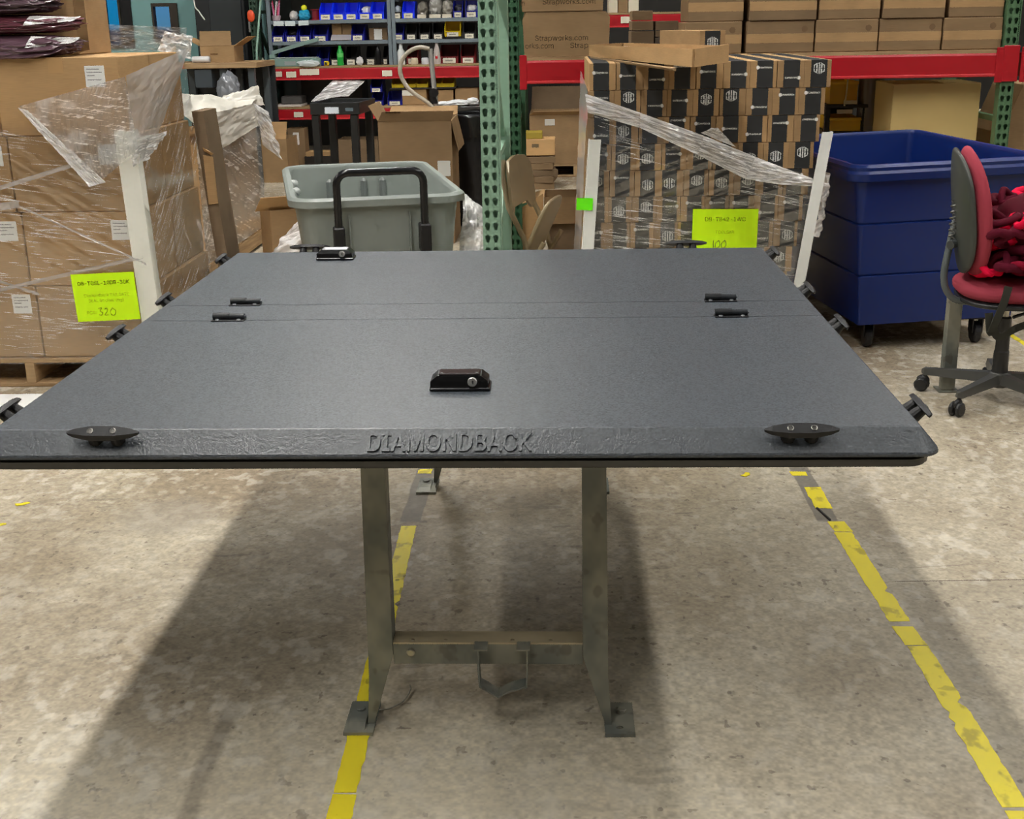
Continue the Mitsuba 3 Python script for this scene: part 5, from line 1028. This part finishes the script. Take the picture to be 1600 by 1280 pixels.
k = thing('carton', 'open brown carton on a stack right of the beige folding chair', 'box')
e0, e1 = at(850, 310, 5.2), at(914, 310, 5.2); ze = at(880, 308, 5.2)[2]; xe = (e0[0] + e1[0]) / 2; we = e1[0] - e0[0]
zlo = at(880, 350, 5.2)[2]
put(k, mv(open_carton(we, .34, ze - zlo), (xe, 5.37, zlo)), 'cardboard', tone=.5); part(k, 'side_flap', flap((e0[0], 5.2, ze), (e0[0], 5.54, ze), (-.15, -.04, -.04)), 'cardboard', tone=0)
k = solo('carton', 'dark brown carton under the open carton right of the folding chair', 'box', bx(e0[0] + .03, e1[0] - .0, 5.23, 5.55, 0, zlo - .001, .004), 'cardboard', tone=1.0)
k = solo('cardboard_sheet', 'pale cardboard sheet leaning between folding chair and open carton', 'cardboard', trimesh.Trimesh(np.array([at(x, y, Y) for Y in (5.05, 5.06) for x, y in ((806, 330), (849, 302), (849, 325), (806, 352))] + [[at(810, 300, 5.05)[0], 5.05, .001], [at(845, 300, 5.05)[0], 5.05, .001]])).convex_hull, 'cardboard', tone=-.4)
GY = 9.9; g0, g1 = at(828, 245, GY), at(922, 245, GY); zg = at(870, 179, GY)[2]; zg0 = .1235
k = thing('bulk_carton', 'large brown bulk carton on the floor far back right of the green post', 'box')
put(k, mv(open_carton(g1[0] - g0[0] + .3, .8, zg - zg0), ((g0[0] + g1[0]) / 2 + .15, GY + .4, zg0)), 'cardboard', tone=.55)
part(k, 'front_flap', flap((g0[0], GY, zg), (g1[0] + .3, GY, zg), (.03, -.05, .035)), 'cardboard', tone=.2); part(k, 'back_flap', flap((g0[0], GY + .8, zg), (g1[0] + .3, GY + .8, zg), (0, .04, .22)), 'cardboard', tone=1.0)
part(k, 'white_label', plain(at(851, 190, GY)[0], at(867, 190, GY)[0], GY - .006, GY - .0005, at(860, 196, GY)[2], at(860, 186, GY)[2]), col=(200, 196, 186))
k = pallet('wooden_pallet', 'wooden pallet under the large brown bulk carton far back', g0[0], g1[0] + .3, GY, GY + .8)
zz0 = zg0
SYY = 9.0; zst = 0.0
for i, (a, b_, yt, yb, tn, l) in enumerate(((806, 864, 245, 268, 1.0, 'dark flattened cartons stacked lowest on the floor right of the green post'), (806, 867, 218, 244, -.5, 'long pale carton lying on the dark flattened cartons'), (806, 847, 208, 218, .1, 'yellowish flat carton topmost on the pale carton'))):
    p, q = at(a, yb, SYY), at(b_, yt, SYY); z0_, z1_ = (0 if i == 0 else at(840, yb, SYY)[2] + .002), at(840, yt, SYY)[2]
    if i == 0:
        k = thing('flattened_cartons', l, 'cardboard')
        for j in range(5): put(k if j == 0 else number(k + '__cardboard_sheet'), mv(bx(-.19, .17, -.15, .25, z1_ / 5 * j, z1_ / 5 * (j + 1) - .002, .002), ((p[0] + q[0]) / 2 + .012 * (j % 3), SYY + .16, 0), rz=[3, -5, 7, -2, 2][j]), 'cardboard', tone=.8 + .1 * (j % 3))
    else:
        k = solo('carton', l, 'box', bx(p[0], q[0], SYY + .02 * i, SYY + .3, z0_, z1_, .003), 'cardboard' if i == 1 else 'paint', None if i == 1 else (156, 136, 52), **({'tone': tn} if i == 1 else {}))
        if i == 1: part(k, 'small_print', plain((p[0] + q[0]) / 2 - .03, (p[0] + q[0]) / 2 + .03, SYY + .0185, SYY + .0199, (z0_ + z1_) / 2, (z0_ + z1_) / 2 + .03), 'print', (120, 104, 80))
rt = at(815, 173, FY - .03); solo('red_tag', 'red tag hanging on the far green rack frame right of the nearest post', 'tag', bx(rt[0] - .036, rt[0] + .036, FY - .02, FY - .012, rt[2] - .055, rt[2] + .055, .004), col=(214, 44, 56))
# cartons glimpsed above the opened lid
zt3 = FZ(970, 43) + .118 + .019
for i, (a, b_, l) in enumerate(((951, 965, 'white paper faced carton'), (966, 981, 'brown carton'), (982, 998, 'white topped carton'))):
    x0, x1 = at(a, 10, FY + .05)[0], at(b_, 10, FY + .05)[0]
    k = solo('carton', l + ' on the short far red beam above the lid, ' + ['left', 'middle', 'right'][i] + ' of three', 'box', bx(x0, x1, FY + .05, FY + .4, zt3, zt3 + .24, .003), 'cardboard' if i == 1 else 'paint', None if i == 1 else (214, 206, 184), **({'tone': .6} if i == 1 else {}))
UY = 6.9
for i, (a, b_, yt, yb, tn, l) in enumerate(((988, 1020, 17, 32, .85, 'top flat grey brown carton in the stack left of the tan cartons'), (987, 1021, 33, 48, .95, 'middle flat grey brown carton in the stack left of the tan cartons'), (986, 1022, 49, 76, 1.05, 'lowest grey brown carton in the stack left of the tan cartons'), (1024, 1060, 33, 58, 1.05, 'dark grey brown carton beside the stack, left of the tan cartons'), (1023, 1056, 59, 90, 1.3, 'dark carton under the grey brown one left of the tan cartons'))):
    p, q = at(a, yb, UY), at(b_, yt, UY); solo('carton', l, 'box', bx(p[0], q[0], UY, UY + .35, p[2] + .001, at(a, yt, UY)[2], .003), 'cardboard', tone=tn)
k = thing('low_rack', 'dark shelf stand holding grey brown cartons behind the opened lid', 'shelf stand'); zr = min(at(986, 76, UY)[2], at(1023, 90, UY)[2])
x0, x1 = at(980, 80, UY)[0], at(1064, 80, UY)[0]; xs_ = at(1022.5, 80, UY)[0]
put(k, bx(x0, xs_, UY - .01, UY + .4, at(986, 76, UY)[2] - .02, at(986, 76, UY)[2], .002), 'satin', (52, 48, 42)); part(k, 'shelf', bx(xs_ + .002, x1, UY - .01, UY + .4, at(1023, 90, UY)[2] - .02, at(1023, 90, UY)[2], .002), 'satin', (52, 48, 42))
for x in (x0, x1 - .03):
    for y in (UY - .01, UY + .37): part(k, 'leg', plain(x, x + .03, y, y + .03, 0, (at(986, 76, UY)[2] if x == x0 else at(1023, 90, UY)[2]) - .02), 'satin', (52, 48, 42))
# under the right rack
k = thing('carton', 'big yellowish tan carton under the right red beam behind the blue bin', 'box'); NY = 5.13
n0, n1 = at(1391, 200, NY), at(1527, 200, NY); zn = at(1460, 130, NY)[2]
put(k, bx(n0[0], n1[0], NY, NY + .40, .42, zn, .004), col=(214, 186, 122))
solo('carton', 'tan carton under the big yellowish one behind the blue bin', 'box', bx(n0[0] + .02, n1[0] - .005, NY + .01, NY + .40, .001, .418, .004), 'cardboard', tone=0)
k = thing('film_roll', 'roll of clear stretch film standing left of the big yellowish carton', 'plastic wrap'); fx = at(1373, 165, 5.45)[0]
put(k, lathe([(.045, .0), (.075, .0), (.075, zn + .02), (.045, zn + .02), (.045, 0)], 22, (fx, 5.66, 0)), 'wet_plastic', (112, 106, 92), smooth=30)
for i, (yt, yb, l) in enumerate(((127, 163, 'upper yellow bin with a hanging cord under the right red beam'), (184, 205, 'lower yellow bin behind the blue bin truck'))):
    p, q = at(1296, yb, 5.6), at(1341 + 4 * i, yt, 5.6); k = thing('yellow_bin', l, 'bin', 'yellow bins under the right rack'); h_ = at(1310, yt, 5.6)[2] - p[2]
    put(k, mv(open_carton(q[0] - p[0], .35, h_, .006), ((p[0] + q[0]) / 2, 5.775, p[2])), 'satin', (206, 160, 22))
    part(k, 'rim', bx(p[0] - .004, q[0] + .004, 5.592, 5.600, p[2] + h_ - .018, p[2] + h_, .002), 'satin', (222, 180, 40))
    if i == 0: part(k, 'cord', tube(smooth_path([at(1325, 122, 5.58), at(1322, 150, 5.58), at(1319, 166, 5.58)], 4), .005, 6), col=(206, 196, 160)); part(k, 'white_label', plain(at(1318, 160, 5.59)[0], at(1339, 160, 5.59)[0], 5.585, 5.5895, at(1318, 163, 5.59)[2], at(1318, 157, 5.59)[2]), col=(206, 200, 176))
y1b, y0b = at(1310, 163, 5.6)[2], at(1310, 184, 5.6)[2]
k = thing('bin_stand', 'dark stand with shelves holding the yellow bins under the right rack', 'shelf stand'); sx0, sx1 = at(1290, 170, 5.6)[0], at(1356, 170, 5.6)[0]; yl = at(1310, 205, 5.6)[2]
put(k, bx(sx0, sx1, 5.59, 5.98, y1b - .022, y1b - .002, .002), 'satin', (34, 30, 28)); part(k, 'lower_shelf', bx(sx0, sx1, 5.59, 5.98, yl - .022, yl - .002, .002), 'satin', (34, 30, 28))
part(k, 'white_label', plain(at(1307, 175, 5.6)[0], at(1331, 175, 5.6)[0], 5.584, 5.5895, y1b - .055, y1b - .030), col=(190, 182, 162))
part(k, 'back_panel', plain(sx0, sx1, 5.98, 5.995, .0, y1b), 'satin', (24, 22, 22))
for x in (sx0, sx1 - .03): part(k, 'leg', plain(x, x + .03, 5.6, 5.63, 0, y1b - .022), 'satin', (34, 30, 28))
k = thing('diagonal_bar', 'dark diagonal steel bar leaning behind the green frame at right', 'bar'); put(k, tube([[at(1515, 205, 5.8)[0] - .22, 5.8, .012], at(1520, 205, 5.8), at(1566, 118, 5.8)], .014, 8), 'satin', (40, 34, 28), smooth=True)
for i, (yt, yb) in enumerate(((173, 192), (194, 222))):
    p, q = at(1526, yb, 6.2), at(1556, yt, 6.2); solo('foam_bundle', 'pale wrapped bundle right of the big yellowish carton, ' + ['upper', 'lower'][i] + ' one', 'bundle', mv(superellipsoid((q[0] - p[0]) / 1.7, .14, (at(1540, yt, 6.2)[2] - at(1540, yb, 6.2)[2]) / 2, 2.8, 3, .25, 8, i), ((p[0] + q[0]) / 2  , 6.3, (at(1540, yt, 6.2)[2] + at(1540, yb, 6.2)[2]) / 2)), 'paint', [(150, 142, 122), (116, 106, 88)][i], smooth=True)
zf = at(1540, 222, 6.2)[2]; k = solo('carton', 'tan carton under the pale wrapped bundles behind the blue bin', 'box', bx(at(1522, 200, 6.2)[0], at(1560, 200, 6.2)[0] + .1, 6.16, 6.46, 0, zf - .003, .004), 'cardboard', tone=.6)
k = thing('carton', 'tall brown carton at the right picture edge behind the green frame', 'box'); p = [2.725, 5.2, 0]
put(k, trimesh.Trimesh(np.array([(p[0] + a, y, z) for y in (5.2, 5.7) for a, z in ((-.005, 0), (.6, 0), (-.005, .78), (.09, 1.05), (.6, 1.05))])).convex_hull, 'cardboard', tone=.6)

# small things on the floor
k = thing('floor_tape', 'short length of yellow floor tape far right behind the office chair', 'floor tape')
qa, qb = atz(1560, 512, 0), atz(1625, 552, 0); tape(k, [(qb[0], qb[1], qa[0], qa[1])], .03, 5)
solo('wire_curl', 'thin pale wire curled on the floor beside the left foot of the stand', 'wire', tube(smooth_path([atz(592, 1110, .004), atz(612, 1106, .004), atz(632, 1094, .004), atz(641, 1078, .006), atz(640, 1070, .012)], 8), .0018, 6), col=(150, 146, 132), smooth=True)
